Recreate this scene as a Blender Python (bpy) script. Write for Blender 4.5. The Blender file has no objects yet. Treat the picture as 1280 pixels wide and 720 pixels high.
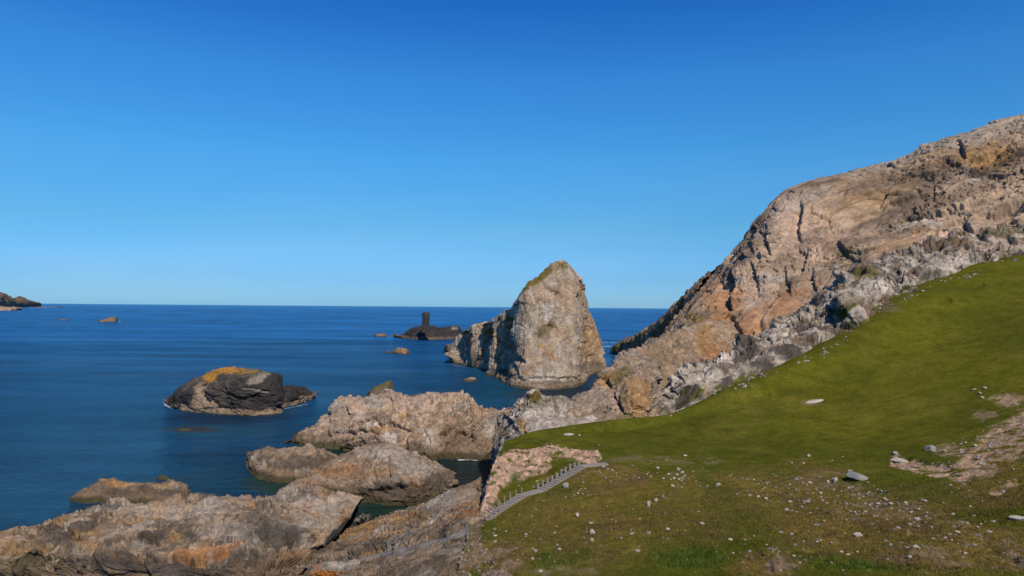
import bpy, math, random
import numpy as np
random.seed(7)
RNG = np.random.default_rng(11)
TAU = math.tau

# ------------------------------------------------------------------ scene, camera
sc = bpy.context.scene
COL = sc.collection
FP = 870.0                       # focal length in pixels of a 1280 wide frame
CH = 36.0                        # camera height above the sea
pitch = math.atan(23.8 / FP); roll = math.asin(0.0079)
cp, sp_, cr, sr = math.cos(pitch), math.sin(pitch), math.cos(roll), math.sin(roll)
Fv = np.array([0, cp, sp_]); R0 = np.array([1., 0, 0]); U0 = np.array([0, -sp_, cp])
Rv = cr * R0 + sr * U0; Uv = cr * U0 - sr * R0
CAM = np.array([0, 0, CH])

def ray(px, py):
    return Fv + (px - 640) / FP * Rv - (py - 360) / FP * Uv
def P(px, py, d):                 # point on the sight line at distance d (along y)
    r = ray(px, py); return CAM + r * (d / r[1])
def Z(px, py, z=0.0):             # point on the sight line at height z
    r = ray(px, py); return CAM + r * ((z - CH) / r[2])
def proj(p):
    q = p - CAM
    f = q @ Fv
    f = np.where(f > 0.5, f, 0.5)
    return 640 + FP * (q @ Rv) / f, 360 - FP * (q @ Uv) / f

from mathutils import Matrix, Vector
cam_d = bpy.data.cameras.new("camera"); cam = bpy.data.objects.new("camera", cam_d); COL.objects.link(cam)
cam_d.sensor_width = 36; cam_d.lens = 36 * FP / 1280; cam_d.clip_start = 0.5; cam_d.clip_end = 200000
m = Matrix.Identity(4)
for i in range(3):
    m[i][0] = Rv[i]; m[i][1] = Uv[i]; m[i][2] = -Fv[i]; m[i][3] = CAM[i]
cam.matrix_world = m
sc.camera = cam

# ------------------------------------------------------------------ noise
from concurrent.futures import ThreadPoolExecutor
POOL = ThreadPoolExecutor(4)
def mix32(h):
    h = h ^ (h >> np.uint32(15)); h = h * np.uint32(0x2c1b3c6d); h = h ^ (h >> np.uint32(12)); h = h * np.uint32(0x297a2d39); return h ^ (h >> np.uint32(15))
def hsh(ix, iy, iz, s=0):
    h = ix.astype(np.uint32) * np.uint32(73856093) ^ iy.astype(np.uint32) * np.uint32(19349663) ^ iz.astype(np.uint32) * np.uint32(83492791)
    return mix32(h + np.uint32((s * 2654435761) & 0xffffffff))
U32 = np.float32(1 / 4294967296.0)
def chunked(fn, p, *a):
    n = len(p); st = 24000
    return list(POOL.map(lambda i: fn(p[i:i + st], *a), range(0, n, st)))
def _vn(p, s):
    f = np.floor(p); i = f.astype(np.int32).astype(np.uint32); t = (p - f).astype(np.float32)
    t = t * t * t * (t * (t * 6 - 15) + 10)
    out = 0
    one = np.uint32(1)
    X = [i[:, 0] * np.uint32(73856093), (i[:, 0] + one) * np.uint32(73856093)]
    Y = [i[:, 1] * np.uint32(19349663), (i[:, 1] + one) * np.uint32(19349663)]
    Zz = [i[:, 2] * np.uint32(83492791), (i[:, 2] + one) * np.uint32(83492791)]
    so_ = np.uint32((s * 2654435761) & 0xffffffff)
    for dx in (0, 1):
        wx = t[:, 0] if dx else 1 - t[:, 0]
        for dy in (0, 1):
            wy = wx * (t[:, 1] if dy else 1 - t[:, 1]); xy = X[dx] ^ Y[dy]
            for dz in (0, 1):
                wz = wy * (t[:, 2] if dz else 1 - t[:, 2])
                out = out + wz * (mix32((xy ^ Zz[dz]) + so_).astype(np.float32) * U32)
    return out * 2 - 1
def vnoise(p, s=0):
    return np.concatenate(chunked(_vn, p, s)).astype(float)
ROTN = np.array([[0.8, 0.6, 0], [-0.48, 0.64, 0.6], [0.36, -0.48, 0.8]])
def _fbm(p, size, octv, s, gain):
    q = p / size; a = 1.0; tot = 0; o = 0
    for k in range(octv):
        o = o + a * _vn(q, s + k); tot += a
        a *= gain; q = (q @ ROTN) * 2.03 + 17.3
    return o / tot
def fbm(p, size, octv=4, s=0, gain=0.5):
    return np.concatenate(chunked(_fbm, p, size, octv, s, gain)).astype(float)
def _vo(p, s):
    bf = np.floor(p - 0.5); b = bf.astype(np.int32)
    n = len(p)
    f1 = np.full(n, 9.0, np.float32); f2 = np.full(n, 9.0, np.float32); idd = np.zeros(n, np.uint32); dl = np.zeros((n, 3), np.float32)
    pl = (p - bf).astype(np.float32)
    for dx in (0, 1):
        for dy in (0, 1):
            for dz in (0, 1):
                h = hsh(b[:, 0] + dx, b[:, 1] + dy, b[:, 2] + dz, s)
                j = np.stack([(h & np.uint32(1023)), ((h >> np.uint32(10)) & np.uint32(1023)), ((h >> np.uint32(20)) & np.uint32(1023))], 1).astype(np.float32) / 1023
                d = pl - (np.array([dx, dy, dz], np.float32) + 0.5 + (j - 0.5) * 0.85)
                r = np.sqrt((d * d).sum(1))
                m1 = r < f1
                f2 = np.where(m1, f1, np.minimum(f2, r))
                idd = np.where(m1, h, idd); dl = np.where(m1[:, None], d, dl)
                f1 = np.where(m1, r, f1)
    return f1, f2, idd, dl
def voro(p, s=0):
    r = chunked(_vo, p, s)
    return tuple(np.concatenate([q[k] for q in r]) for k in range(4))
def masonry(q, T, Wx, Wy, s):
    """beds of uneven thickness cut by staggered joints: id of the block and distance to its edge"""
    u = q[:, 2] / T; k0 = np.floor(u); h0 = mix32(k0.astype(np.int64).astype(np.uint32) * np.uint32(83492791) + np.uint32(s * 977))
    cut = .25 + .5 * h0 / 4294967296.0; f = u - k0; upper = f > cut
    k = (k0 * 2 + upper).astype(np.int64).astype(np.uint32)
    ez = np.minimum(np.abs(f - cut), np.minimum(f, 1 - f)) * T
    hk = mix32(k * np.uint32(2654435761) + np.uint32(s))
    wv_ = .6 + .9 * (hk & np.uint32(255)).astype(float) / 255
    ux = q[:, 0] / (Wx * wv_) + (hk >> np.uint32(8) & np.uint32(1023)).astype(float) / 97; uy = q[:, 1] / (Wy * wv_) + (hk >> np.uint32(18) & np.uint32(1023)).astype(float) / 83
    jx = np.floor(ux); jy = np.floor(uy)
    ex = np.minimum(ux - jx, 1 - ux + jx) * Wx * wv_; ey = np.minimum(uy - jy, 1 - uy + jy) * Wy * wv_
    idd = mix32(hk + jx.astype(np.int64).astype(np.uint32) * np.uint32(73856093) + jy.astype(np.int64).astype(np.uint32) * np.uint32(19349663))
    return idd, np.minimum(np.minimum(ex, ey), ez * 1.3) / (min(T, Wx) * 1.0)
def hr(idd, k):
    return mix32(idd + np.uint32(k * 2246822519 & 0xffffffff)) / 4294967296.0
def sst(a, b, x):
    t = np.clip((x - a) / (b - a), 0, 1); return t * t * (3 - 2 * t)
def lin(r, g, b):
    f = lambda c: (c / 255 / 12.92) if c <= 10 else ((c / 255 + 0.055) / 1.055) ** 2.4
    return np.array([f(r), f(g), f(b)])

# ------------------------------------------------------------------ surfaces lofted through rows of points
def pchip(t, y, x):
    # y: (n, k), t: (n,), x: (m,) -> (m, k) ; monotone, no overshoot
    n = len(t); h = np.diff(t)[:, None]; dlt = np.diff(y, axis=0) / h
    if n == 2:
        return y[0] + (y[1] - y[0]) * ((x - t[0]) / (t[1] - t[0]))[:, None]
    m_ = np.zeros_like(y)
    w1 = 2 * h[1:] + h[:-1]; w2 = h[1:] + 2 * h[:-1]
    a, b = dlt[:-1], dlt[1:]
    m_[1:-1] = .8 * (a * h[1:] + b * h[:-1]) / (h[1:] + h[:-1])
    m_[0] = dlt[0]; m_[-1] = dlt[-1]
    k = np.clip(np.searchsorted(t, x, side='right') - 1, 0, n - 2)
    hh = np.diff(t)[k][:, None]; s = ((x - t[k])[:, None]) / hh
    return ((2*s**3 - 3*s**2 + 1) * y[k] + (s**3 - 2*s**2 + s) * hh * m_[k] + (-2*s**3 + 3*s**2) * y[k+1] + (s**3 - s**2) * hh * m_[k+1])

def grid_from(rows, nu, nv, wu=None, wv=None):
    A = np.array(rows, float)                   # (R, C, 3)
    du = np.linalg.norm(np.diff(A, axis=1), axis=2).mean(0) if wu is None else np.array(wu, float)
    tu = np.concatenate([[0], np.cumsum(np.maximum(du, 1e-3))]); tu /= tu[-1]
    dv = np.linalg.norm(np.diff(A, axis=0), axis=2).mean(1) if wv is None else np.array(wv, float)
    tv = np.concatenate([[0], np.cumsum(np.maximum(dv, 1e-3))]); tv /= tv[-1]
    R_, C_ = A.shape[:2]
    B = pchip(tu, A.transpose(1, 0, 2).reshape(C_, -1), np.linspace(0, 1, nu)).reshape(nu, R_, 3).transpose(1, 0, 2)
    G = pchip(tv, B.reshape(R_, -1), np.linspace(0, 1, nv)).reshape(nv, nu, 3)
    return G
def grid_normals(G, blur=3):
    gu = np.gradient(G, axis=1); gv = np.gradient(G, axis=0)
    n = np.cross(gu, gv)
    for _ in range(blur):
        n[1:-1] = (n[:-2] + 2 * n[1:-1] + n[2:]) / 4; n[:, 1:-1] = (n[:, :-2] + 2 * n[:, 1:-1] + n[:, 2:]) / 4
    n /= np.maximum(np.linalg.norm(n, axis=2, keepdims=True), 1e-9)
    # face the outside: average must look up or to the camera
    c = G.reshape(-1, 3); nn = n.reshape(-1, 3)
    s = np.sum(nn * (CAM - c) / np.linalg.norm(CAM - c, axis=1, keepdims=True), axis=0).sum() + nn[:, 2].sum()
    return (n if s > 0 else -n), s > 0

def mesh_from_grid(name, V, nv, nu, flip, col=None, closed=False):
    i = np.arange(nv * nu).reshape(nv, nu)
    a, b, c, d = i[:-1, :-1].ravel(), i[:-1, 1:].ravel(), i[1:, 1:].ravel(), i[1:, :-1].ravel()
    F = np.stack([a, b, c, d] if not flip else [a, d, c, b], 1)
    me = bpy.data.meshes.new(name)
    me.vertices.add(len(V)); me.vertices.foreach_set("co", V.astype(np.float32).ravel())
    me.loops.add(F.size); me.loops.foreach_set("vertex_index", F.astype(np.int32).ravel())
    me.polygons.add(len(F)); me.polygons.foreach_set("loop_start", np.arange(0, F.size, 4, dtype=np.int32))
    me.update(calc_edges=True); me.validate()
    if col is not None: set_col(me, col)
    return me
def set_col(me, col, name="Tint"):
    at = me.color_attributes.new(name, 'FLOAT_COLOR', 'POINT')
    c4 = np.ones((len(me.vertices), 4), np.float32); c4[:, :3] = np.clip(col, 0, 1)
    at.data.foreach_set("color", c4.ravel())
def smooth(me, on=True):
    me.polygons.foreach_set("use_smooth", np.full(len(me.polygons), on))
def link(name, me, mat, parent=None, **kw):
    o = bpy.data.objects.new(name, me); COL.objects.link(o)
    if me is not None and mat is not None and not me.materials: me.materials.append(mat)
    if parent: o.parent = parent
    for k, v in kw.items(): o[k] = v
    return o

def coarse(fn, Gp, k):
    """evaluate a slow smooth field on every k-th grid point and interpolate"""
    nv, nu = Gp.shape[:2]
    a = np.linspace(0, nv - 1, max(2, nv // k + 1)); b = np.linspace(0, nu - 1, max(2, nu // k + 1))
    ia = np.rint(a).astype(int); ib = np.rint(b).astype(int)
    S = Gp[ia][:, ib]; f = fn(S.reshape(-1, 3)).reshape(len(ia), len(ib))
    x = np.arange(nv); j = np.clip(np.searchsorted(ia, x, side='right') - 1, 0, len(ia) - 2); t = ((x - ia[j]) / (ia[j + 1] - ia[j]))[:, None]
    f = f[j] * (1 - t) + f[j + 1] * t
    x = np.arange(nu); j = np.clip(np.searchsorted(ib, x, side='right') - 1, 0, len(ib) - 2); t = ((x - ib[j]) / (ib[j + 1] - ib[j]))[None, :]
    return (f[:, j] * (1 - t) + f[:, j + 1] * t).ravel()
def seg_field(x, y, poly):
    """distance to a polyline, signed side (positive on the right of its run in the picture sense), position along it 0..1"""
    pts = np.array(poly, float); L = np.linalg.norm(np.diff(pts, axis=0), axis=1); cum = np.concatenate([[0], np.cumsum(L)])
    best = np.full(len(x), 1e9); side = np.zeros(len(x)); tt = np.zeros(len(x))
    for k in range(len(pts) - 1):
        ax, ay = pts[k]; dx, dy = pts[k + 1] - pts[k]
        t = np.clip(((x - ax) * dx + (y - ay) * dy) / (L[k] ** 2), 0, 1)
        ex, ey = x - ax - t * dx, y - ay - t * dy
        d = np.hypot(ex, ey); mk = d < best
        best = np.where(mk, d, best); side = np.where(mk, np.sign(dx * ey - dy * ex), side)
        tt = np.where(mk, (cum[k] + t * L[k]) / cum[-1], tt)
    return best, side, tt

# ------------------------------------------------------------------ rocks
def rotm(ax, ay, az):
    return np.array(Matrix.Rotation(az, 3, 'Z') @ Matrix.Rotation(ay, 3, 'Y') @ Matrix.Rotation(ax, 3, 'X'))
PAL = dict(
    tan=.78 * np.array([.37, .262, .172]), grey=.78 * np.array([.36, .30, .235]), pale=.78 * np.array([.50, .43, .36]), ochre=.78 * np.array([.38, .22, .085]),
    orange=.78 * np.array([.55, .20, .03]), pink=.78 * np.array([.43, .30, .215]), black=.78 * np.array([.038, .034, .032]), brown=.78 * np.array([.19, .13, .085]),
    moss=.78 * np.array([.15, .115, .02]), olive=.78 * np.array([.13, .10, .045]), dark=.78 * np.array([.085, .07, .058]), kelp=.78 * np.array([.05, .042, .018]), turf=np.array([.078, .078, .008]), rust=.78 * np.array([.40, .19, .075]), lichen=.8 * np.array([.46, .22, .025]))

def rock_surface(G, amp=1.0, size=6.0, strata=(0.3, 0.25, 0.2), thin=0.45, strokes=(), bumps=(), seed=0, base='tan', mix=(), tints=(),
                 levels=((1.2, .9), (0.45, 0.8), (0.17, 0.6)), tide=1.0, gain=1.0, wob=0.5, fade=0, capg=0.0, bedk=1.0, micro=1.0, ter=.0, jit=.55, kel=1.0, spots=.5, crack=1.0, offk=1.0, xs=1.0, mas=.55, sw=4, roughb=0.0):
    nv, nu = G.shape[:2]
    N, flip = grid_normals(G)
    p = G.reshape(-1, 3); n = N.reshape(-1, 3)
    px, py = proj(p)
    gap = np.median(np.linalg.norm(np.diff(G[:, ::5], axis=0), axis=2)) + 1e-6
    def cf(sz, o_, sd_, g_=.5):
        fin = sz / 2 ** (o_ - 1)                       # finest wavelength; three grid points per wave at least
        k_ = int(np.clip(fin / gap / 3.0, 1, 8))
        return fbm(p, sz, o_, sd_, g_) if k_ < 2 else coarse(lambda q: fbm(q, sz, o_, sd_, g_), G, k_)
    wj = fbm(p, size * .16, 2, seed + 33); wpx = px + sw * cf(size * .5, 2, seed + 31) + 1.8 * wj; wpy = py + sw * cf(size * .5, 2, seed + 32) - 1.2 * wj
    if strata[0] == 'n':
        z_ = np.array(strata[1], float); z_ /= np.linalg.norm(z_); x_ = np.cross([0, 1, .01], z_); x_ /= np.linalg.norm(x_); Rm = np.stack([x_, np.cross(z_, x_), z_], 1)
    else: Rm = rotm(*strata)
    q0 = p @ Rm
    warp = np.stack([cf(size * 1.3, 2, seed + k) for k in (40, 41, 42)], 1) * size * 0.35
    disp = amp * wob * size * (0.30 * cf(size * 2.6, 3, seed + 1))
    shade = np.zeros(len(p)); hue = np.zeros(len(p))
    axes = np.array([[.75, -.55, .2], [-.7, -.5, .3], [.1, -.3, .95], [-.2, -.9, .2]]) @ rotm(.25 * math.sin(seed), .2 * math.cos(seed * 2), .35 * math.sin(seed * 3)).T
    calm = sst(-.25, .35, cf(size * 3.2, 2, seed + 79))
    for li, (fs, fa) in enumerate(levels):
        S = size * fs
        q = (q0 + warp * (0.45 if li == 0 else 0.2)) / np.array([S * xs, S * 0.85, S * thin])
        if mas and li in (1, 2):
            idd, ed = masonry(q0 + warp * mas + (.10 * S) * np.stack([wj, -wj, .6 * wj], 1), S * thin * 1.6, S * xs, S * .9, seed * 31 + li)
            f1 = 0; f2 = ed * 1.6
        else:
            f1, f2, idd, dl = voro(q, seed + 60 + li)
        # flatten every block to one plane: blocks are cut along a few joint directions
        u_, inv = np.unique(idd, return_inverse=True); cnt = np.bincount(inv)
        cur = p + n * disp[:, None]
        cm = np.stack([np.bincount(inv, cur[:, k]) for k in range(3)], 1) / cnt[:, None]
        nm_ = np.stack([np.bincount(inv, n[:, k]) for k in range(3)], 1); nm_ /= np.maximum(np.linalg.norm(nm_, axis=1, keepdims=True), 1e-9)
        pick = axes[(hr(u_, 2) * 4).astype(int) % 4]
        nj = nm_ + jit * (.45 + .8 * hr(u_, 3))[:, None] * pick; nj /= np.linalg.norm(nj, axis=1, keepdims=True)
        off = (hr(u_, 1) - .5) * fa * amp * size * (.34, .26, .14, .06)[li] * offk
        den = np.maximum((n * nj[inv]).sum(1), .55)
        fl_ = ((cm[inv] - cur) * nj[inv]).sum(1) / den
        lim = S * min(.4, thin + .1)
        fl_ = lim * np.tanh(fl_ / lim)
        rough = 1 if li == 0 else np.clip(.25 + roughb + .95 * calm, .04, 1.15)
        disp += fa * rough * fl_ * min(1, amp * 1.1) + off[inv] * rough
        crk = np.exp(-((f2 - f1) / (.055, .075, .14, .18)[li]) ** 2) * np.where(hr(idd, 8) > .3, .45 + .55 * hr(idd, 10), 0)
        disp -= crk * crack * fa * size * (.26, .24, .16, .05)[li] * rough
        shade += (hr(idd, 5) - .5) * (0.24, 0.30, 0.26, .2)[li]
        hue += (hr(idd, 6) - .5) * (0.5, 0.5, 0.35, .2)[li]
    # fine bedding ribs
    bq = np.stack([q0[:, 0] / size * .22, q0[:, 1] / size * .22, (q0[:, 2] + .5 * warp[:, 2]) / (size * .13)], 1)
    bed = vnoise(bq, seed + 90)
    disp += amp * size * 0.020 * bedk * bed
    disp += amp * micro * size * 0.011 * fbm(p, size * .22, 3, seed + 91, .55)
    if ter:
        jn = warp[:, 2] * .5 + .12 * size * cf(size * .8, 2, seed + 95)
        for T_, kx in ((size * .34, 1.0), (size * .125, .8)):
            xx = (q0[:, 2] + jn + .25 * T_ * (hr(idd, 9) - .5)) / T_; r_ = xx - np.floor(xx)
            thick = .35 + 1.3 * (mix32(np.floor(xx).astype(np.int64).astype(np.uint32)) / 4294967296.0)
            disp += ter * kx * T_ * thick * (sst(0, .2, r_) - r_)
    for st in strokes:
        poly, D, w = st[:3]; sd = st[3] if len(st) > 3 else 1
        pa = np.array(poly, float); x0, y0 = pa.min(0) - 4 * w - 6; x1, y1 = pa.max(0) + 4 * w + 6
        mk = np.where((wpx > x0) & (wpx < x1) & (wpy > y0) & (wpy < y1))[0]
        if len(mk) == 0: continue
        d, side, t = seg_field(wpx[mk], wpy[mk], poly)
        e = np.clip(np.minimum(t, 1 - t) * 3, 0, 1) ** .8
        ss = d * side * sd
        disp[mk] -= D * e * np.where(ss > 0, np.exp(-(np.abs(ss) / w) ** 1.5), np.exp(-(ss / 0.9) ** 2))
    for (bx, by, rx, ry, D) in bumps:
        r2 = ((wpx - bx) / rx) ** 2 + ((wpy - by) / ry) ** 2
        disp += D * np.exp(-r2 ** 1.5)
    if fade:
        vv = np.repeat(np.linspace(0, 1, nv), nu); uu = np.tile(np.linspace(0, 1, nu), nv)
        disp *= np.clip(np.minimum(uu, 1 - uu) / fade, 0.15, 1)
    disp -= disp.mean() + .3 * disp.std()
    V = p + n * disp[:, None]
    # colour of the stone, plus any shade painted in through base and tints
    c = np.tile(PAL[base], (len(p), 1))
    for k, (nm, lo, hi, ms) in enumerate(mix):
        mk = sst(lo, hi, cf(ms, 3, seed + 100 + k) + 0.35 * hue)
        c = c * (1 - mk[:, None]) + PAL[nm] * mk[:, None]
    fine = fbm(p, size * .5, 4, seed + 120, .65)
    c = c * np.clip(1 + shade + 0.30 * fine + .13 * bedk * bed, .3, 2)[:, None]
    sp = spots * sst(.10, .26, fbm(p, size * .32, 4, seed + 170, .7) + .35 * cf(size * 1.8, 2, seed + 171)); c = c * (1 - sp[:, None]) + PAL['dark'] * 1.2 * sp[:, None]
    tn_n = cf(max(size * .45, .5), 4, seed + 140, .7)
    for tn in tints:
        bx, by, rx, ry, nm, stg = tn[:6]; rot = tn[6] if len(tn) > 6 else 0
        ca, sa = math.cos(rot), math.sin(rot)
        ex, ey = px - bx, py - by
        r = np.hypot((ex * ca + ey * sa) / rx, (-ex * sa + ey * ca) / ry)
        mk = stg * sst(1.2, 0.55, r + 0.7 * tn_n + .25 * fine)
        cc = PAL[nm] * (1 + .8 * shade + 0.3 * fine)[:, None]
        c = c * (1 - mk[:, None]) + cc * mk[:, None]
    # moss and thin grass on the flat tops
    if capg > 0:
        Gd = V.reshape(nv, nu, 3); Nd, _ = grid_normals(Gd, 6)
        up = np.abs(Nd.reshape(-1, 3)[:, 2])
        mk = sst(.62, .85, up + .3 * fbm(V, size * .5, 3, seed + 150)) * capg
        c = c * (1 - mk[:, None]) + PAL['moss'] * (1 + .4 * fbm(V, size * .2, 3, seed + 151))[:, None] * mk[:, None]
    if tide > 0:
        zz = V[:, 2] + .7 * tide * cf(4.0, 3, seed + 160)
        k1 = sst(3.0 * tide, 1.8 * tide, zz) * 0.5
        c = c * (1 - k1[:, None]) + (PAL['tan'] * .62) * k1[:, None]
        k2 = sst(1.35 * tide * kel, .5 * tide * kel, zz) * .92
        c = c * (1 - k2[:, None]) + PAL['kelp'] * 1.3 * k2[:, None]
    return V, np.clip(c * gain, .008, .85), flip, (px, py)

# ------------------------------------------------------------------ materials
def nodes_of(name):
    mt = bpy.data.materials.new(name); mt.use_nodes = True
    nt = mt.node_tree; return mt, nt, nt.nodes, nt.links, nt.nodes["Principled BSDF"]
def mat_surface(name, rough=0.9, s1=1.2, s2=6.0, bump=0.5, dist=0.12, var=0.35, spec=0.25, att=True, col=(.5, .5, .5)):
    mt, nt, N, L, bs = nodes_of(name)
    tc = N.new("ShaderNodeTexCoord")
    a = N.new("ShaderNodeTexNoise"); a.inputs["Scale"].default_value = s1; a.inputs["Detail"].default_value = 8; a.inputs["Roughness"].default_value = .7
    b = N.new("ShaderNodeTexVoronoi"); b.inputs["Scale"].default_value = s2 * .5; b.feature = 'DISTANCE_TO_EDGE'
    c = N.new("ShaderNodeTexNoise"); c.inputs["Scale"].default_value = s2; c.inputs["Detail"].default_value = 5; c.inputs["Roughness"].default_value = .7
    for q in (a, b, c): L.new(tc.outputs["Object"], q.inputs["Vector"])
    r = N.new("ShaderNodeMapRange"); r.inputs["From Min"].default_value = .3; r.inputs["From Max"].default_value = .7
    r.inputs["To Min"].default_value = 1 - var; r.inputs["To Max"].default_value = 1 + var; L.new(a.outputs["Fac"], r.inputs["Value"])
    mx = N.new("ShaderNodeMix"); mx.data_type = 'RGBA'; mx.blend_type = 'MULTIPLY'; mx.inputs[0].default_value = 1
    if att:
        at = N.new("ShaderNodeVertexColor"); at.layer_name = "Tint"; L.new(at.outputs["Color"], mx.inputs[6])
    else:
        mx.inputs[6].default_value = (*col, 1)
    L.new(r.outputs[0], mx.inputs[7]); L.new(mx.outputs[2], bs.inputs["Base Color"])
    bs.inputs["Roughness"].default_value = rough; bs.inputs["Specular IOR Level"].default_value = spec
    ad = N.new("ShaderNodeMath"); ad.operation = 'MULTIPLY_ADD'; ad.inputs[1].default_value = .5
    L.new(b.outputs["Distance"], ad.inputs[0]); L.new(c.outputs["Fac"], ad.inputs[2])
    bp = N.new("ShaderNodeBump"); bp.inputs["Strength"].default_value = bump; bp.inputs["Distance"].default_value = dist
    L.new(ad.outputs[0], bp.inputs["Height"]); L.new(bp.outputs["Normal"], bs.inputs["Normal"])
    return mt
M_rock = mat_surface("weathered_rock", bump=.9, dist=.26, s1=1.0, s2=3.2)
M_far = mat_surface("distant_rock", bump=.6, dist=.6, s1=.25, s2=.6, var=.3)
M_grass = mat_surface("short_turf", bump=.9, dist=.10, s1=1.6, s2=7., var=.30, spec=.02, rough=1)
M_stone = mat_surface("field_stone", bump=.5, dist=.05, s1=2.5, s2=9, var=.2)
M_conc = mat_surface("old_concrete", bump=.3, dist=.02, s1=1.5, s2=12, var=.2, att=False, col=(.21, .185, .16))
M_blade = mat_surface("rough_grass_blades", bump=0, s1=1.5, s2=3, var=.2, spec=.1)

mt, nt, N, L, bs = nodes_of("sea_water"); M_sea = mt
at = N.new("ShaderNodeVertexColor"); at.layer_name = "Tint"; L.new(at.outputs["Color"], bs.inputs["Base Color"])
bs.inputs["Roughness"].default_value = 1; bs.inputs["Specular IOR Level"].default_value = 0
tc = N.new("ShaderNodeNewGeometry")
def wav(sc_, sx, sy, det, rot):
    mp = N.new("ShaderNodeMapping"); mp.inputs["Scale"].default_value = (sx, sy, 1); mp.inputs["Rotation"].default_value = (0, 0, rot)
    n_ = N.new("ShaderNodeTexNoise"); n_.inputs["Scale"].default_value = sc_; n_.inputs["Detail"].default_value = det; n_.inputs["Roughness"].default_value = .6
    L.new(tc.outputs["Position"], mp.inputs["Vector"]); L.new(mp.outputs[0], n_.inputs["Vector"]); return n_.outputs["Fac"]
w1 = wav(.7, .45, 1.0, 5, .25); w2 = wav(.22, .6, 1.0, 3, -.2); w3 = wav(.012, .35, 1.0, 3, .1)
s1 = N.new("ShaderNodeMath"); s1.operation = 'MULTIPLY_ADD'; s1.inputs[1].default_value = 1.6; L.new(w2, s1.inputs[0]); L.new(w1, s1.inputs[2])
rg = N.new("ShaderNodeMapRange"); rg.inputs["From Min"].default_value = .36; rg.inputs["From Max"].default_value = .64; rg.inputs["To Min"].default_value = .4; rg.inputs["To Max"].default_value = 1.0
L.new(w3, rg.inputs["Value"])
bp = N.new("ShaderNodeBump"); bp.inputs["Distance"].default_value = 2.4; L.new(rg.outputs[0], bp.inputs["Strength"]); L.new(s1.outputs[0], bp.inputs["Height"]); L.new(bp.outputs[0], bs.inputs["Normal"])
# wave facets keep the mean reflectance of a rough sea low even at a grazing view
gl = N.new("ShaderNodeBsdfGlossy"); gl.inputs["Roughness"].default_value = .13; gl.inputs["Color"].default_value = (.75, .9, 1, 1); L.new(bp.outputs[0], gl.inputs["Normal"])
fr_ = N.new("ShaderNodeFresnel"); fr_.inputs["IOR"].default_value = 1.333; L.new(bp.outputs[0], fr_.inputs["Normal"])
mr = N.new("ShaderNodeMapRange"); mr.inputs["From Max"].default_value = .55; mr.inputs["To Max"].default_value = .32; L.new(fr_.outputs[0], mr.inputs["Value"])
ms = N.new("ShaderNodeMixShader"); L.new(mr.outputs[0], ms.inputs[0]); L.new(bs.outputs[0], ms.inputs[1]); L.new(gl.outputs[0], ms.inputs[2]); L.new(ms.outputs[0], N["Material Output"].inputs["Surface"])

mt, nt, N, L, bs = nodes_of("sea_foam"); M_foam = mt
bs.inputs["Base Color"].default_value = (.7, .75, .78, 1); bs.inputs["Roughness"].default_value = .8
n_ = N.new("ShaderNodeTexNoise"); n_.inputs["Scale"].default_value = .8; n_.inputs["Detail"].default_value = 6
tc = N.new("ShaderNodeNewGeometry"); L.new(tc.outputs["Position"], n_.inputs["Vector"])
rg = N.new("ShaderNodeMapRange"); rg.inputs["From Min"].default_value = .42; rg.inputs["From Max"].default_value = .62; L.new(n_.outputs["Fac"], rg.inputs["Value"]); L.new(rg.outputs[0], bs.inputs["Alpha"])

# ------------------------------------------------------------------ light
SUN_V = np.array([.38, -.92, 0]); SUN_V /= np.linalg.norm(SUN_V)
ELEV = math.radians(47)
sun_az = math.atan2(SUN_V[0], SUN_V[1])           # clockwise from +Y
sd = bpy.data.lights.new("sun", 'SUN'); sd.energy = 4.9; sd.angle = math.radians(.53); sd.color = (1, .88, .72)
so = bpy.data.objects.new("sun", sd); COL.objects.link(so)
dv = Vector((SUN_V[0] * math.cos(ELEV), SUN_V[1] * math.cos(ELEV), math.sin(ELEV)))
so.rotation_euler = dv.to_track_quat('Z', 'Y').to_euler(); so.location = (60, -60, 150)
wd = bpy.data.worlds.new("World"); sc.world = wd; wd.use_nodes = True
N = wd.node_tree.nodes; L = wd.node_tree.links
sk = N.new("ShaderNodeTexSky"); sk.sky_type = 'NISHITA'; sk.sun_disc = False; sk.sun_elevation = ELEV; sk.sun_rotation = sun_az
sk.altitude = 0; sk.air_density = 1.0; sk.dust_density = .3; sk.ozone_density = 3.0
hs = N.new("ShaderNodeHueSaturation"); hs.inputs["Saturation"].default_value = 1.25; hs.inputs["Value"].default_value = 1.0
L.new(sk.outputs[0], hs.inputs["Color"])
tcw = N.new("ShaderNodeTexCoord"); sx = N.new("ShaderNodeSeparateXYZ"); L.new(tcw.outputs["Generated"], sx.inputs[0])
rp = N.new("ShaderNodeValToRGB"); L.new(sx.outputs["Z"], rp.inputs["Fac"]); rp.color_ramp.interpolation = 'B_SPLINE' if False else 'LINEAR'
stops = [(0.0, (.31, .68, 1.40)), (.04, (.30, .61, 1.15)), (.11, (.37, .74, 1.0)), (.207, (.44, .97, 1.20)), (.31, (.42, .99, 1.34)), (.404, (.24, .78, 1.28)), (.7, (.35, .8, 1.2))]
while len(rp.color_ramp.elements) < len(stops): rp.color_ramp.elements.new(.5)
for e_, (p_, c_) in zip(rp.color_ramp.elements, stops): e_.position = p_; e_.color = (*[v / 1.4 for v in c_], 1)
mxw = N.new("ShaderNodeMix"); mxw.data_type = 'RGBA'; mxw.blend_type = 'MULTIPLY'; mxw.inputs[0].default_value = 1; mxw.clamp_result = False
L.new(hs.outputs[0], mxw.inputs[6]); L.new(rp.outputs[0], mxw.inputs[7])
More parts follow.
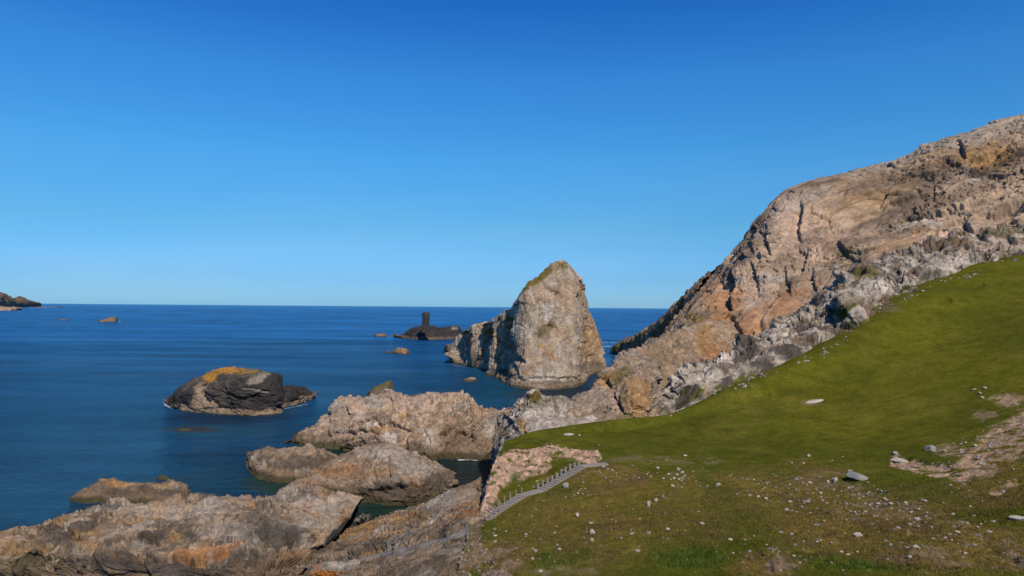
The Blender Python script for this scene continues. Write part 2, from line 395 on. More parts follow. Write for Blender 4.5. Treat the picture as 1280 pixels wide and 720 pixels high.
# faint high haze, thickest low on the left
mpw = N.new("ShaderNodeMapping"); mpw.inputs["Scale"].default_value = (1.6, 1.6, 9); mpw.inputs["Location"].default_value = (.3, .1, .4); L.new(tcw.outputs["Generated"], mpw.inputs["Vector"])
nw = N.new("ShaderNodeTexNoise"); nw.inputs["Scale"].default_value = 1.3; nw.inputs["Detail"].default_value = 5; L.new(mpw.outputs[0], nw.inputs["Vector"])
rw = N.new("ShaderNodeMapRange"); rw.inputs["From Min"].default_value = .45; rw.inputs["From Max"].default_value = .75; rw.inputs["To Max"].default_value = .16; L.new(nw.outputs["Fac"], rw.inputs["Value"])
lo_ = N.new("ShaderNodeMapRange"); lo_.inputs["From Min"].default_value = .22; lo_.inputs["From Max"].default_value = .04; L.new(sx.outputs["Z"], lo_.inputs["Value"])
pr_ = N.new("ShaderNodeMath"); pr_.operation = 'MULTIPLY'; L.new(rw.outputs[0], pr_.inputs[0]); L.new(lo_.outputs[0], pr_.inputs[1])
hz = N.new("ShaderNodeMix"); hz.data_type = 'RGBA'; L.new(pr_.outputs[0], hz.inputs[0]); L.new(mxw.outputs[2], hz.inputs[6]); hz.inputs[7].default_value = (3.3, 4.6, 5.6, 1)
L.new(hz.outputs[2], N["Background"].inputs["Color"])
N["Background"].inputs["Strength"].default_value = .15
sc.view_settings.view_transform = 'Standard'; sc.view_settings.look = 'None'; sc.view_settings.gamma = 1; sc.view_settings.exposure = 0
sc.view_settings.use_curve_mapping = False
sc.cycles.max_bounces = 5; sc.cycles.transparent_max_bounces = 6

# ------------------------------------------------------------------ sea
xs = np.concatenate([-np.geomspace(6, .75, 12), np.linspace(-.72, .35, 420), np.geomspace(.4, 6, 14)])
ys = np.concatenate([[-600, 0], np.geomspace(60, 900, 420), np.geomspace(930, 90000, 60)])
X = xs[None, :] * np.maximum(ys[:, None], 120); Y = np.repeat(ys[:, None], len(xs), 1)
V = np.stack([X, Y, np.zeros_like(X)], 2).reshape(-1, 3)
px, py = proj(V)
d = np.hypot(V[:, 0], V[:, 1])
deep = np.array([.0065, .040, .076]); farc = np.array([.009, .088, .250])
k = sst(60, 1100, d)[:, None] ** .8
c = deep * (1 - k) + farc * k
pn = V.copy(); pn[:, 0] *= .35
pw = V.copy(); pw[:, 0] *= .12
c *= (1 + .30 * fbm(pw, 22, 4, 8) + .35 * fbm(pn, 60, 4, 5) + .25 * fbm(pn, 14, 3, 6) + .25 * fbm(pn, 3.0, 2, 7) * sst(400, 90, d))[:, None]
def sblob(c, bx, by, rx, ry, cl, s):
    r = np.hypot((px - bx) / rx, (py - by) / ry) + .35 * fbm(V, 8, 3, 9)
    mk = (s * sst(1.2, .4, r))[:, None] * (V[:, 1] > 50)[:, None]
    return c * (1 - mk) + np.array(cl) * mk
teal = (.012, .085, .11); grn = (.012, .03, .018); brn = (.035, .035, .02)
for b in [(640, 470, 60, 30, teal, .3), (590, 500, 130, 14, teal, .2), (250, 600, 110, 22, teal, .18), (280, 540, 90, 9, teal, .3), (240, 537, 35, 4, brn, .8),
          (210, 600, 40, 6, brn, .4), (590, 590, 60, 30, (.016, .022, .016), .95), (470, 640, 110, 34, grn, .97), (415, 567, 60, 16, grn, .9), (345, 606, 50, 14, (.02, .04, .025), .85),
          (390, 596, 80, 26, grn, .7), (700, 492, 60, 14, (.02, .025, .025), .8), (280, 522, 90, 10, (.008, .015, .03), .6), (150, 637, 60, 10, (.02, .022, .015), .7), (740, 475, 30, 24, (.008, .03, .05), .5)]:  # dark blobs just below the stack and the islet paint their reflections
    c = sblob(c, *b)
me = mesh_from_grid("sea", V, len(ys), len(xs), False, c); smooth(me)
link("sea", me, M_sea, kind="structure")

# ------------------------------------------------------------------ builders
def zrow(pts, z=None):
    """pts: (px,py,z) by height"""
    return [Z(a[0], a[1], a[2] if len(a) > 2 else z) for a in pts]
def drow(pts):
    return [P(*a) for a in pts]
def back_rows(ridge, dy1, z1, dy2, z2, dx=0.0):
    r = np.array(ridge); a = r.copy(); b = r.copy()
    a[:, 1] += dy1; a[:, 2] = r[:, 2] * z1; b[:, 1] += dy2; b[:, 2] = z2
    s = r[:, 0] / r[:, 1]
    a[:, 0] += s * dy1 + dx * .5; b[:, 0] += s * dy2 + dx
    return [list(a), list(b)]
def front_row(water, z=-2.0, dy=-1.5):
    r = np.array(water); a = r.copy(); a[:, 1] += dy; a[:, 2] = z; return list(a)
LAST = {}
def rock(name, rows, nu, nv, label=None, cat=None, parent=None, mat=None, group=None, kind=None, wv=None, **kw):
    G = grid_from(rows, nu, nv, wv=wv)
    V, c, flip, pp = rock_surface(G, **kw)
    me = mesh_from_grid(name, V, nv, nu, not flip, c)
    o = link(name, me, mat or M_rock, parent)
    LAST[name] = V
    if label: o["label"] = label
    if cat: o["category"] = cat
    if group: o["group"] = group
    if kind: o["kind"] = kind
    return o

def islet(name, water, ridge, dd, nu, nv, mids=(), backd=6, **kw):
    """water: (px,py) at sea level; ridge: (px,py) skyline dd metres behind the waterline; same count"""
    w = np.array([Z(a, b, 0) for a, b in water])
    n = len(w); dd = np.full(n, dd) if np.isscalar(dd) else np.array(dd, float)
    if len(ridge) != n: raise ValueError(name)
    rd = np.array([P(a, b, w[i][1] + dd[i]) for i, (a, b) in enumerate(ridge)])
    rows = [front_row(w), list(w)]
    for (fr, mp) in mids:       # fr: share of dd, mp: list of (px,py)
        rows.append([P(a, b, w[i][1] + dd[i] * fr) for i, (a, b) in enumerate(mp)])
    rows.append(list(rd)); rows += back_rows(rd, backd * .5, .7, backd, -2.0)
    return rock(name, rows, nu, nv, **kw)

# ------------------------------------------------------------------ ground
top = [(640, 552, 117), (672, 542, 124), (760, 528, 128), (840, 518, 136), (900, 489, 147), (960, 463, 157), (1060, 412, 172), (1130, 362, 187), (1280, 316, 197), (1400, 285, 205), (1650, 250, 215)]
rows_g = [
    [np.array(v, float) for v in zip([-16, -6, 8, 20, 30, 40, 52, 64, 84, 120, 190], [-160] * 11, [10, 12, 15, 18, 20, 22, 25, 28, 33, 42, 60])],
    [np.array(v, float) for v in zip([-5.5, -1.5, 4.5, 9.5, 14, 18, 23, 28, 36, 45, 64], [12] * 11, [14.4, 15, 16, 17, 17.6, 18.2, 18.8, 19.2, 20, 22, 27])],
    drow([(570, 720, 57), (630, 720, 55), (720, 720, 53.5), (800, 720, 52), (870, 720, 51), (940, 720, 50), (1030, 720, 49), (1120, 720, 48), (1280, 720, 46), (1420, 715, 46), (1680, 700, 48)]),
    drow([(592, 654, 78.5), (640, 650, 76), (730, 648, 74), (810, 645, 73), (880, 643, 72.5), (950, 641, 72), (1040, 638, 70.5), (1120, 635, 68), (1280, 628, 64), (1420, 610, 64), (1680, 570, 66)]),
    drow([(607, 621, 86.5), (655, 614, 87), (735, 606, 84.5), (815, 602, 85), (890, 602, 86), (960, 600, 87), (1050, 596, 86), (1130, 590, 83), (1280, 575, 78), (1420, 550, 78), (1680, 500, 80)]),
    drow([(614, 592, 94), (650, 590, 95), (735, 581, 93), (820, 575, 98), (890, 572, 100), (960, 570, 101), (1050, 566, 100), (1130, 560, 97), (1280, 536, 93), (1420, 500, 94), (1680, 430, 97)]),
    drow([(622, 574, 101), (646, 566, 103), (735, 562, 106), (820, 552, 112), (890, 548, 114), (960, 545, 115), (1050, 538, 115), (1130, 528, 113), (1280, 496, 110), (1420, 455, 112), (1680, 385, 116)]),
    drow([(628, 560, 108), (655, 550, 114), (755, 541, 119), (832, 530, 127), (900, 515, 131), (960, 500, 137), (1055, 475, 143), (1130, 448, 149), (1280, 400, 155), (1420, 365, 160), (1680, 315, 168)]),
    drow(top),
    drow([(650, 557, 124), (678, 552, 130), (760, 545, 136), (840, 530, 146), (905, 495, 162), (970, 460, 178), (1060, 405, 192), (1130, 352, 208), (1280, 305, 220), (1400, 272, 228), (1650, 238, 240)]),
    drow([(655, 650, 128), (680, 620, 136), (760, 580, 142), (840, 560, 156), (910, 540, 180), (975, 500, 205), (1065, 440, 225), (1135, 380, 240), (1285, 320, 255), (1400, 280, 268), (1650, 240, 280)]),
]
nuG, nvG = 900, 760
G = grid_from(rows_g, nuG, nvG, wu=[50, 90, 80, 70, 75, 95, 75, 150, 120, 120], wv=[25, 30, 74, 56, 36, 30, 34, 54, 14, 14])
pg = G.reshape(-1, 3)
STL = [(757, 579, 15.3), (728, 582, 15.2), (677, 612, 13.3), (654, 618, 13.15), (620, 638, 12.2), (592, 658, 11.3), (578, 668, 10.8)]
PTH = [(578, 668, 10.8), (556, 677, 10.0), (520, 690, 8.7), (470, 704, 7.2)]
stair_line = np.array([Z(*a) for a in STL]); path_line = np.array([Z(*a) for a in PTH])
def pull_to_line(V, line, w0, w1, drop, grow=True):
    best = np.full(len(V), 1e9); zz = np.zeros(len(V))
    for k in range(len(line) - 1):
        a = line[k, :2]; b = line[k + 1, :2]; dxy = b - a
        t = np.clip(((V[:, :2] - a) @ dxy) / (dxy @ dxy), 0, 1)
        dd = np.linalg.norm(V[:, :2] - a - t[:, None] * dxy, axis=1)
        mk = dd < best; best = np.where(mk, dd, best); zz = np.where(mk, line[k, 2] + t * (line[k + 1, 2] - line[k, 2]), zz)
    wgt = sst(w1, w0, best)
    V[:, 2] = V[:, 2] * (1 - wgt) + (zz - drop) * wgt
    return best
pxg, pyg = proj(pg)
def gf(sz, o_, sd_, g_=.5, sc3=None):
    f_ = (lambda q: fbm(q if sc3 is None else q * np.array(sc3), sz, o_, sd_, g_))
    k_ = int(np.clip(sz / 2 ** (o_ - 1) / .9, 1, 6))
    return f_(pg) if k_ < 2 else coarse(f_, G, k_)
def gmask(blobs, s=0, sz=4.0, soft=.45):
    out = np.zeros(len(pg)); nz = .55 * gf(sz, 4 if sz < 4 else 5, 300 + s, .6)
    for b in blobs:
        if isinstance(b[0], (list, tuple)):
            dd, _, _ = seg_field(pxg, pyg, b[0]); r = dd / b[1]; st = b[2]
        else:
            bx, by, rx, ry, st = b[:5]; ro = b[5] if len(b) > 5 else 0
            ca, sa = math.cos(ro), math.sin(ro); ex, ey = pxg - bx, pyg - by
            r = np.hypot((ex * ca + ey * sa) / rx, (-ex * sa + ey * ca) / ry)
        out = np.maximum(out, st * sst(1.1, 1.1 - soft, r + nz))
    return out * (pg[:, 1] > 20)
streak = fbm(pg * np.array([1, 1, 3.5]), 5, 4, 333, .6); mott = fbm(pg, 1.7, 3, 334, .6)
pinkm = gmask([([(618, 585), (640, 573), (690, 562), (742, 573)], 9, 1), ([(610, 640), (616, 610), (640, 590), (680, 580)], 11, 1), (650, 585, 40, 16, .9, -.2)], 1, 2.0)
scar = gmask([([(1120, 576), (1150, 583), (1195, 592)], 9, 1), ([(1200, 592), (1225, 565), (1250, 545), (1290, 520)], 15, .9), (1225, 585, 24, 14, .7), (1262, 560, 24, 16, .75), ([(1243, 617), (1270, 605)], 6, .9),
              (1260, 500, 22, 9, .8), (1190, 562, 28, 10, .55), (1230, 520, 20, 8, .5), (1278, 545, 20, 20, .6)], 2, 1.8)
heath = gmask([(760, 600, 70, 28, .8), (850, 640, 90, 60, .6), (720, 660, 130, 60, .65), (620, 690, 70, 30, .9), (940, 600, 50, 22, .7), (1000, 620, 100, 45, .8), (1100, 660, 150, 50, .9),
               (1180, 690, 140, 40, .95), (1240, 600, 60, 60, .7), (960, 710, 60, 18, .9), (900, 600, 30, 16, .5), (1010, 580, 30, 8, .4), (700, 600, 40, 10, .5)], 3, 5.0, .7)
bare = gmask([(620, 700, 50, 20, .9), (590, 690, 30, 22, .95), (975, 712, 24, 12, .9), (700, 716, 50, 8, .5), (1180, 700, 80, 14, .6), (1255, 700, 40, 20, .7), (1100, 640, 60, 18, .5), (1030, 600, 40, 12, .4),
              ([(1060, 605), (1100, 630), (1180, 655), (1230, 675)], 10, .5), (850, 575, 60, 6, .4)], 4, 2.2)
lush = gmask([(690, 700, 60, 14, .9), (860, 700, 60, 18, .8), (1080, 714, 50, 10, 1), (1020, 705, 30, 10, .7), (1160, 716, 60, 6, .7), (740, 570, 40, 6, .6), (890, 610, 22, 60, .5), (640, 600, 40, 8, .7, -.5), (612, 655, 18, 6, .8, -.5)], 5, 3.0, .8)
lum = gf(26, 3, 310)
near = sst(120, 60, pg[:, 1])
rgh = .35 + .65 * np.clip(heath + bare, 0, 1)
h = .55 * lum + .35 * gf(9, 3, 315) * sst(110, 150, pg[:, 1]) + .09 * streak + .10 * gf(3.2, 2, 314, .5, (1, 2.2, 1)) + .16 * rgh * gf(5, 3, 311) + (.05 + .22 * np.clip(heath * .8 + bare, 0, 1) * (.4 + .6 * near)) * fbm(pg, 1.1, 4, 312, .6)
f1, f2, idd, dl = voro(pg / .6, 313)
rubble = (hr(idd, 1) - .4) * 1.0 - .5 * np.exp(-(f2 - f1) / .06) + (dl * (np.stack([hr(idd, 2), hr(idd, 3), hr(idd, 4)], 1) - .5)).sum(1)
h += .38 * pinkm * rubble + .16 * scar * rubble + .16 * bare * rubble - .1 * scar + .3 * pinkm
for pl, D, w in [([(1166, 377), (1178, 374), (1190, 375)], .5, 3), ([(1218, 356), (1232, 354)], .3, 3), ([(940, 497), (965, 492)], .25, 4), ([(1118, 571), (1150, 575), (1200, 588)], .3, 9), ([(640, 560), (690, 553), (745, 566)], .6, 8), ([(1195, 590), (1240, 545), (1290, 512)], .12, 10), ([(1050, 702), (1066, 704)], .22, 4),
                 ([(940, 688), (962, 705), (965, 722)], .22, 5), ([(1195, 690), (1240, 690), (1285, 708)], .22, 5), ([(1010, 716), (1040, 700)], .22, 5), ([(700, 712), (760, 716)], .22, 5), ([(1238, 692), (1275, 700)], .22, 4)]:
    dd, side, t = seg_field(pxg + 3 * fbm(pg, 2, 2, 320), pyg + 3 * fbm(pg, 2, 2, 321), pl)
    e = np.clip(np.minimum(t, 1 - t) * 6, 0, 1); ss = dd * side
    h -= D * e * np.where(ss > 0, np.exp(-(np.abs(ss) / w) ** 1.5), np.exp(-(ss / 2.2) ** 2)) * (pg[:, 1] > 20)
Vg = pg.copy(); Vg[:, 2] += h
dst = pull_to_line(Vg, stair_line, 1.25, 2.6, .14)
# colours
gA = np.array([.086, .084, .008]); gB = np.array([.064, .068, .0075]); gC = np.array([.125, .102, .016])
k1 = sst(-.35, .35, gf(30, 3, 330))[:, None]; k2 = sst(0, .5, gf(9, 4, 331))[:, None]
cg = gA * (1 - k1) + gB * k1; cg = cg * (1 - .35 * k2) + gC * .35 * k2
def over(c, m, cl, var=.25, s=0, sz=.8):
    cc = np.array(cl)[None, :] * (1 + var * fbm(pg, sz, 4, 340 + s, .7))[:, None]
    return c * (1 - m[:, None]) + cc * m[:, None]
cg = cg * (1 + .26 * streak + .30 * mott)[:, None]; trk = sst(.25, .5, streak) * sst(-.2, .4, gf(16, 2, 335)) * .5
cg = over(cg, trk, (.105, .078, .02), .4, 8)
trod = gmask([([(757, 577), (775, 574), (800, 571)], 4, .5), ([(595, 655), (588, 690), (578, 722)], 9, .9), (1013, 503, 14, 4, .6), (1108, 385, 26, 5, .5)], 6, 2.5, .7)
cg = over(cg, trod, (.155, .11, .065), .5, 9)
cg = over(cg, lush, (.050, .085, .010), .5, 1)
hk = heath * (.68 + .32 * sst(-.3, .3, fbm(pg, 1.6, 4, 350)))
cg = over(cg, hk, (.150, .102, .028), .45, 2)
cg = over(cg, heath * .6 * sst(.05, .35, fbm(pg, 2.6, 4, 351)), (.085, .055, .028), .4, 3)
bk = bare * sst(-.15, .2, fbm(pg, 1.3, 4, 352, .65))
cg = over(cg, bk, (.20, .14, .09), .6, 4, .5)
cg = over(cg, np.clip(scar * 1.1 - .1, 0, 1) * sst(-.4, .1, fbm(pg, 1.0, 4, 353)), (.33, .22, .15), .5, 5, .4)
blk = (1 + .5 * (hr(idd, 5) - .5))[:, None]
cg = over(cg, pinkm * sst(-.45, .05, fbm(pg, 1.2, 4, 354) + .3 * (hr(idd, 7) - .3)), (.38, .25, .175), .4, 6, .5) * (1 + (blk - 1) * np.clip(pinkm + scar, 0, 1)[:, None])
me = mesh_from_grid("ground", Vg, nvG, nuG, False, np.clip(cg, .005, .8)); smooth(me)
nz = np.empty(len(me.polygons) * 3, np.float32); me.polygons.foreach_get("normal", nz)
if nz.reshape(-1, 3)[:, 2].mean() < 0: me.flip_normals()
link("ground", me, M_grass, kind="structure")
pxv, pyv = proj(Vg)
def hit(x, y, far=400):
    r = (pxv - x) ** 2 + (pyv - y) ** 2
    cand = np.where((r < 9) & (Vg[:, 1] > 30))[0]
    if len(cand) == 0:
        cand = np.where(Vg[:, 1] > 30)[0]; return Vg[cand[np.argmin(r[cand])]]
    # front-most surface among the candidates
    sc_ = r[cand] + (Vg[cand, 1] - Vg[cand, 1].min()) * .6
    return Vg[cand[np.argmin(sc_)]]

# ------------------------------------------------------------------ sea stack
cx_ = [562, 587, 590, 609, 613, 635, 640, 657, 676, 692, 703, 715, 729, 735, 745, 756]
wy = [453, 458.5, 459, 463, 468, 481, 484, 486, 487, 487, 486, 485, 479, 471, 467, 464]
dm = np.array([444, 436, 413, 404, 374, 357, 326, 313, 311, 311, 313, 317, 337, 368, 386, 397.])
e2 = [1, 4, 3, 4, 5, 6, 8, 9, 10, 10, 10, 11, 12, 10, 6, 1]; e3 = [1, 6, 5, 6, 6, 8, 10, 12, 13, 14, 14, 14, 14, 10, 6, 1]; e4 = [1, 8, 8, 8, 8, 8, 10, 12, 14, 16, 16, 14, 12, 10, 6, 1]
y1 = [450, 446, 447, 451, 454, 466, 466, 466, 466, 466, 465, 463, 460, 456, 450, 462]; y2 = [449, 436, 434, 434, 436, 440, 436, 434, 430, 428, 427, 426, 426, 426, 426, 461]; y3 = [448.5, 424, 420, 417, 417, 414, 406, 400, 390, 382, 379, 379, 386, 396, 408, 460.5]
S3 = [(563, 448), (578, 417), (588, 409), (604, 404), (617, 399), (635, 388), (643, 382), (660, 358), (681, 343), (697, 331), (706, 326), (713, 336), (722, 352), (728, 378), (742, 412), (755, 460)]
RB = [[Z(a, b, 0) for a, b in zip(cx_, wy)], [P(a, b, d_) for a, b, d_ in zip(cx_, y1, dm)], [P(a, b, d_) for a, b, d_ in zip(cx_, y2, dm + e2)],
      [P(a, b, d_) for a, b, d_ in zip(cx_, y3, dm + e2 + np.array(e3))], [P(a[0], a[1], d_) for a, d_ in zip(S3, dm + e2 + np.array(e3) + e4)]]
rock("sea_stack", [front_row(RB[0])] + RB + back_rows(RB[-1], 17, .7, 34, -2), 480, 380, wv=[4, 12, 20, 24, 30, 14, 14],
      label="tall pointed pale rock stack with grassy left shoulder rising from the blue sea", cat="sea stack",
      amp=.72, size=6.5, strata=('n', (.75, -.45, .35)), thin=.5, seed=2, offk=.5, ter=.12, jit=.32, spots=.3, crack=.7, base='tan', wob=.6, capg=.0, levels=((2.2, .8), (.8, .8), (.3, .7), (.12, .5)),
      mix=[('grey', -.2, .4, 14), ('pale', .05, .5, 9), ('ochre', .38, .7, 8)],
      strokes=[([(645, 384), (639, 405), (638, 430), (641, 450), (650, 464)], 7.5, 6, 1), ([(640, 420), (645, 445), (657, 452)], 4, 4, 1), ([(617, 402), (614, 420), (611, 438)], 6.5, 5, 1), ([(590, 417), (588, 436)], 5, 5, 1),
               ([(628, 438), (622, 456)], 5, 5, 1), ([(728, 395), (728, 430), (731, 472)], 2.5, 6, -1), ([(697, 385), (688, 400), (690, 415)], 2, 4, 1), ([(640, 473), (700, 474), (728, 470)], 1.6, 5, 1)],
      tints=[(676, 347, 34, 5, 'moss', .95, -.62), (703, 331, 8, 6, 'moss', .9), (682, 410, 20, 8, 'olive', .85, -.6), (628, 398, 12, 6, 'moss', .8), (658, 396, 8, 10, 'olive', .6, -.5), (740, 430, 14, 50, 'ochre', .5), (740, 460, 20, 9, 'dark', .6),
             (665, 480, 60, 5, 'brown', .8), (620, 470, 30, 8, 'dark', .7), (710, 480, 24, 6, 'dark', .7), (600, 445, 28, 10, 'brown', .5)])

# ------------------------------------------------------------------ lichen-topped islet
W = [(208, 505), (224, 512), (241, 515.5), (262, 517), (285, 518.5), (310, 520), (336, 519), (349, 518), (354, 512), (360, 508), (370, 506), (380, 503.5), (394, 496.5)]
S_ = [(208, 503), (217, 492), (240, 476), (254, 472), (266, 464), (293, 461.5), (318, 462.5), (338, 468), (350, 472), (355, 482), (367, 482), (378, 486), (394, 495.5)]
M1 = [(208, 504), (220, 503), (243, 505), (258, 507), (282, 510), (308, 511), (335, 510), (349, 509), (354, 504), (360, 502), (370, 501), (381, 499), (394, 496.3)]
M2 = [(208, 503.5), (219, 496), (242, 487), (255, 481), (270, 476), (298, 474), (324, 474), (342, 475), (351, 478), (356, 488), (368, 487), (380, 489), (394, 496)]
islet("rock_islet", W, S_, [1, 5, 10, 15, 18, 19, 17, 12, 9, 8, 7, 5, 1], 380, 240, mids=[(.06, M1), (.22, M2)], backd=16, wv=[4, 8, 26, 16, 12, 10],
      label="black rounded rock islet with an orange lichen cap and pale tide band", cat="islet", amp=.75, size=4.5, strata=(.5, .1, .1), seed=5, base='dark', wob=.5,
      mix=[('black', -.25, .1, 9)], strokes=[([(352, 474), (353, 495), (352, 508), (342, 516)], 2.6, 3, -1), ([(258, 476), (254, 490), (262, 506)], 1.6, 4, 1)],
      levels=((1.6, .8), (.6, .7), (.25, .6), (.1, .4)), jit=.4, kel=.35, spots=.2,
      tints=[(286, 463, 36, 4.5, 'lichen', .85), (262, 470, 11, 9, 'lichen', .75, -.7), (318, 465, 22, 5, 'olive', .8), (322, 474, 16, 5, 'grey', .6, -.3), (322, 488, 22, 2, 'grey', .5, .2), (250, 497, 10, 20, 'tan', .8, -.2), (262, 505, 10, 6, 'tan', .7),
             (240, 511, 32, 4, 'tan', .9, .15), (290, 514.5, 60, 4, 'tan', .8, .03), (345, 514, 18, 4, 'tan', .7), (380, 500, 18, 3, 'tan', .9, -.3), (385, 497, 12, 3, 'tan', .9)], tide=.6)

# ------------------------------------------------------------------ distant rocks
o = islet("rock_islet", [(492, 421), (505, 423.5), (520, 424.5), (540, 425), (560, 424.5), (572, 424), (577, 421)],
      [(492, 420), (503, 418.5), (517, 409), (537, 408), (553, 409.5), (568, 408), (577, 420)], [2, 10, 20, 24, 24, 16, 3], 180, 90, backd=26,
      label="low black rock islet carrying a tall square pillar, far out at sea", cat="islet", amp=.4, size=7, seed=9, base='black', gain=.8,
      tints=[(495, 421, 16, 2.5, 'brown', .9), (545, 424, 36, 1.2, 'tan', .7), (568, 410, 5, 2, 'grey', .7)], tide=1.2, mat=M_far)
pc = P(532, 409, 739); hw = 3.6
ring = []
for k in range(25):
    a = k / 24 * TAU; ca, sa = math.cos(a), math.sin(a)
    q = 1 / (abs(ca) ** 4 + abs(sa) ** 4) ** .25
    ring.append((ca * q, sa * q))
zt = P(532, 390.5, 739)[2]
rows_ = []
for f, s_, ox in [(-.35, 1.3, .3), (0, 1.1, .2), (.3, .98, 0), (.55, 1.0, .2), (.8, .98, .1), (.97, .9, .2), (1.0, .75, .2), (1.0, .05, .2)]:
    rows_.append([np.array([pc[0] + ox + x * hw * s_, pc[1] + y * hw * s_, pc[2] + (zt - pc[2]) * f]) for x, y in ring])
G_ = grid_from(rows_, 90, 70); V_, c_, fl, _ = rock_surface(G_, amp=.45, size=3.4, seed=12, base='black', tide=0)
cen = np.array([pc[0], pc[1]]); me = mesh_from_grid("rock_pillar", V_, 70, 90, False, c_)
link("rock_pillar", me, M_far, o)

def skerry(water, ridge, dd, label, seed, base='tan', nu=70, nv=36, amp=.5, size=2.5, cat="skerry", **kw):
    return islet("skerry", water, ridge, dd, nu, nv, backd=max(1.5, (dd if np.isscalar(dd) else max(dd))), label=label, cat=cat, seed=seed, base=base, amp=amp, size=size, **kw)
skerry([(467, 420), (472, 420.8), (478, 420.8), (484, 420)], [(467, 419.5), (472, 417), (478, 416.8), (484, 419.6)], [1, 6, 6, 1], "tiny brown skerry left of the pillar islet", 21, 'brown', mat=M_far, size=5)
skerry([(490, 441), (498, 442.3), (506, 442.8), (512, 441)], [(490, 440.2), (498, 434.8), (506, 435.2), (512, 439.6)], [1, 6, 6, 1], "rounded orange-brown skerry in open water below the pillar islet", 22, 'ochre', size=3)
skerry([(555, 438), (562, 440.5), (570, 441), (577, 439.5)], [(555, 436), (561, 430), (570, 428.5), (577, 433)], [1, 6, 7, 2], "small blocky dark skerry just left of the pointed stack", 23, 'brown', size=3)
skerry([(576, 475), (583, 477), (591, 477), (597, 475.4)], [(576, 474.4), (583, 473.2), (591, 471.6), (597, 474)], [.5, 2.5, 2.5, .5], "low flat tan skerry in the water in front of the stack's left foot", 24, size=2)
skerry([(480, 440.6), (485, 441.3), (490, 441.3), (494, 440.8)], [(480, 440.3), (485, 439.4), (490, 439.2), (494, 440.4)], [.5, 3, 3, .5], "flat reef trailing left of the rounded orange-brown skerry", 27, 'brown', size=3, amp=.2)
skerry([(584, 457), (592, 460), (600, 461), (606, 459)], [(584, 456), (592, 455.5), (600, 456), (606, 457.5)], [.5, 3, 3, .5], "low ledge skerry touching the left foot of the stack", 28, 'tan', size=2, amp=.3)
skerry([(124, 401.5), (130, 402.5), (138, 402.5), (145, 401.3)], [(124, 401), (130, 398.8), (137, 397), (145, 400.4)], [1, 10, 10, 1], "lone orange-brown skerry with surf at its foot in far left water", 25, 'brown', mat=M_far, size=8)
skerry([(73, 400), (77, 400.4), (81, 400.4), (85, 399.8)], [(73, 399.8), (77, 399), (81, 399.1), (85, 399.6)], [1, 4, 4, 1], "barely showing reef left of the lone far skerry", 26, 'brown', mat=M_far, size=8, amp=.15)
skerry([(196, 598.5), (201, 600), (206, 600.3), (211, 599)], [(196, 597.8), (201, 594.6), (206, 595), (211, 598)], [.4, 1.4, 1.4, .4], "small tan rock poking out of the water behind the flat low rock", 29, size=1.2, amp=.4)
skerry([(222, 537.6), (228, 538.6), (235, 538.6), (240, 537.6)], [(222, 537.2), (228, 536.2), (235, 535.9), (240, 537.1)], [.4, 1.5, 1.5, .4], "nearly drowned brown reef in front of the lichen-capped islet", 30, 'ochre', size=1.5, amp=.12)
islet("skerry", [(458, 493), (466, 495), (480, 496), (491, 494)], [(459, 491), (468, 484), (488, 476), (491.5, 480)], [1, 3, 6, 3], 90, 50, backd=5, label="tilted dark wedge rock with a green edge behind the long pale outcrop", cat="skerry",
      amp=.25, size=3, seed=31, base='olive', levels=((1, .4), (.4, .3), (.15, .2)), tints=[(480, 480, 14, 2, 'moss', .8, -.4)])
islet("skerry", [(510, 498), (518, 499.5), (528, 500), (540, 498)], [(510, 496), (518, 493), (528, 493), (540, 495)], [1, 3, 3, 1], 60, 40, backd=4, label="dark hump of rock showing over the crest of the long pale outcrop", cat="skerry", amp=.3, size=2.5, seed=32, base='dark')

# far headland on the left
islet("headland", [(-420, 387), (-30, 386), (-5, 385.5), (8, 385), (20, 384.4), (32, 384), (40, 383.6), (50, 382.6)],
      [(-420, 350), (-30, 360), (-3, 365), (7, 368), (14, 374), (24, 371), (34, 376), (50, 382)], [100, 300, 400, 400, 300, 300, 200, 40], 200, 80, backd=600, kind="structure",
      amp=.5, size=60, seed=33, base='brown', mix=[('olive', -.1, .3, 160), ('tan', .2, .5, 90)], tide=0, mat=M_far)
islet("skerry", [(-30, 388), (0, 388.3), (8, 388.3), (17, 387.3)], [(-30, 382), (-2, 383), (9, 384), (17, 386.5)], [60, 100, 100, 10], 80, 40, backd=150, label="low rocky shelf at the far left below the distant headland", cat="skerry", amp=.4, size=25, seed=34, base='tan', tide=0, mat=M_far)
islet("skerry", [(36, 384.2), (50, 384.4), (66, 384.5), (80, 384.4)], [(36, 383.8), (50, 383.6), (66, 383.8), (80, 384.2)], [10, 60, 60, 10], 60, 20, backd=80, label="thin flat reef running right from the distant headland", cat="skerry", amp=.05, size=20, seed=35, base='brown', tide=0, mat=M_far)

# ------------------------------------------------------------------ near shore rocks
ROCKLV = ((1.5, .8), (.62, 1.0), (.28, 1.0), (.10, .6))
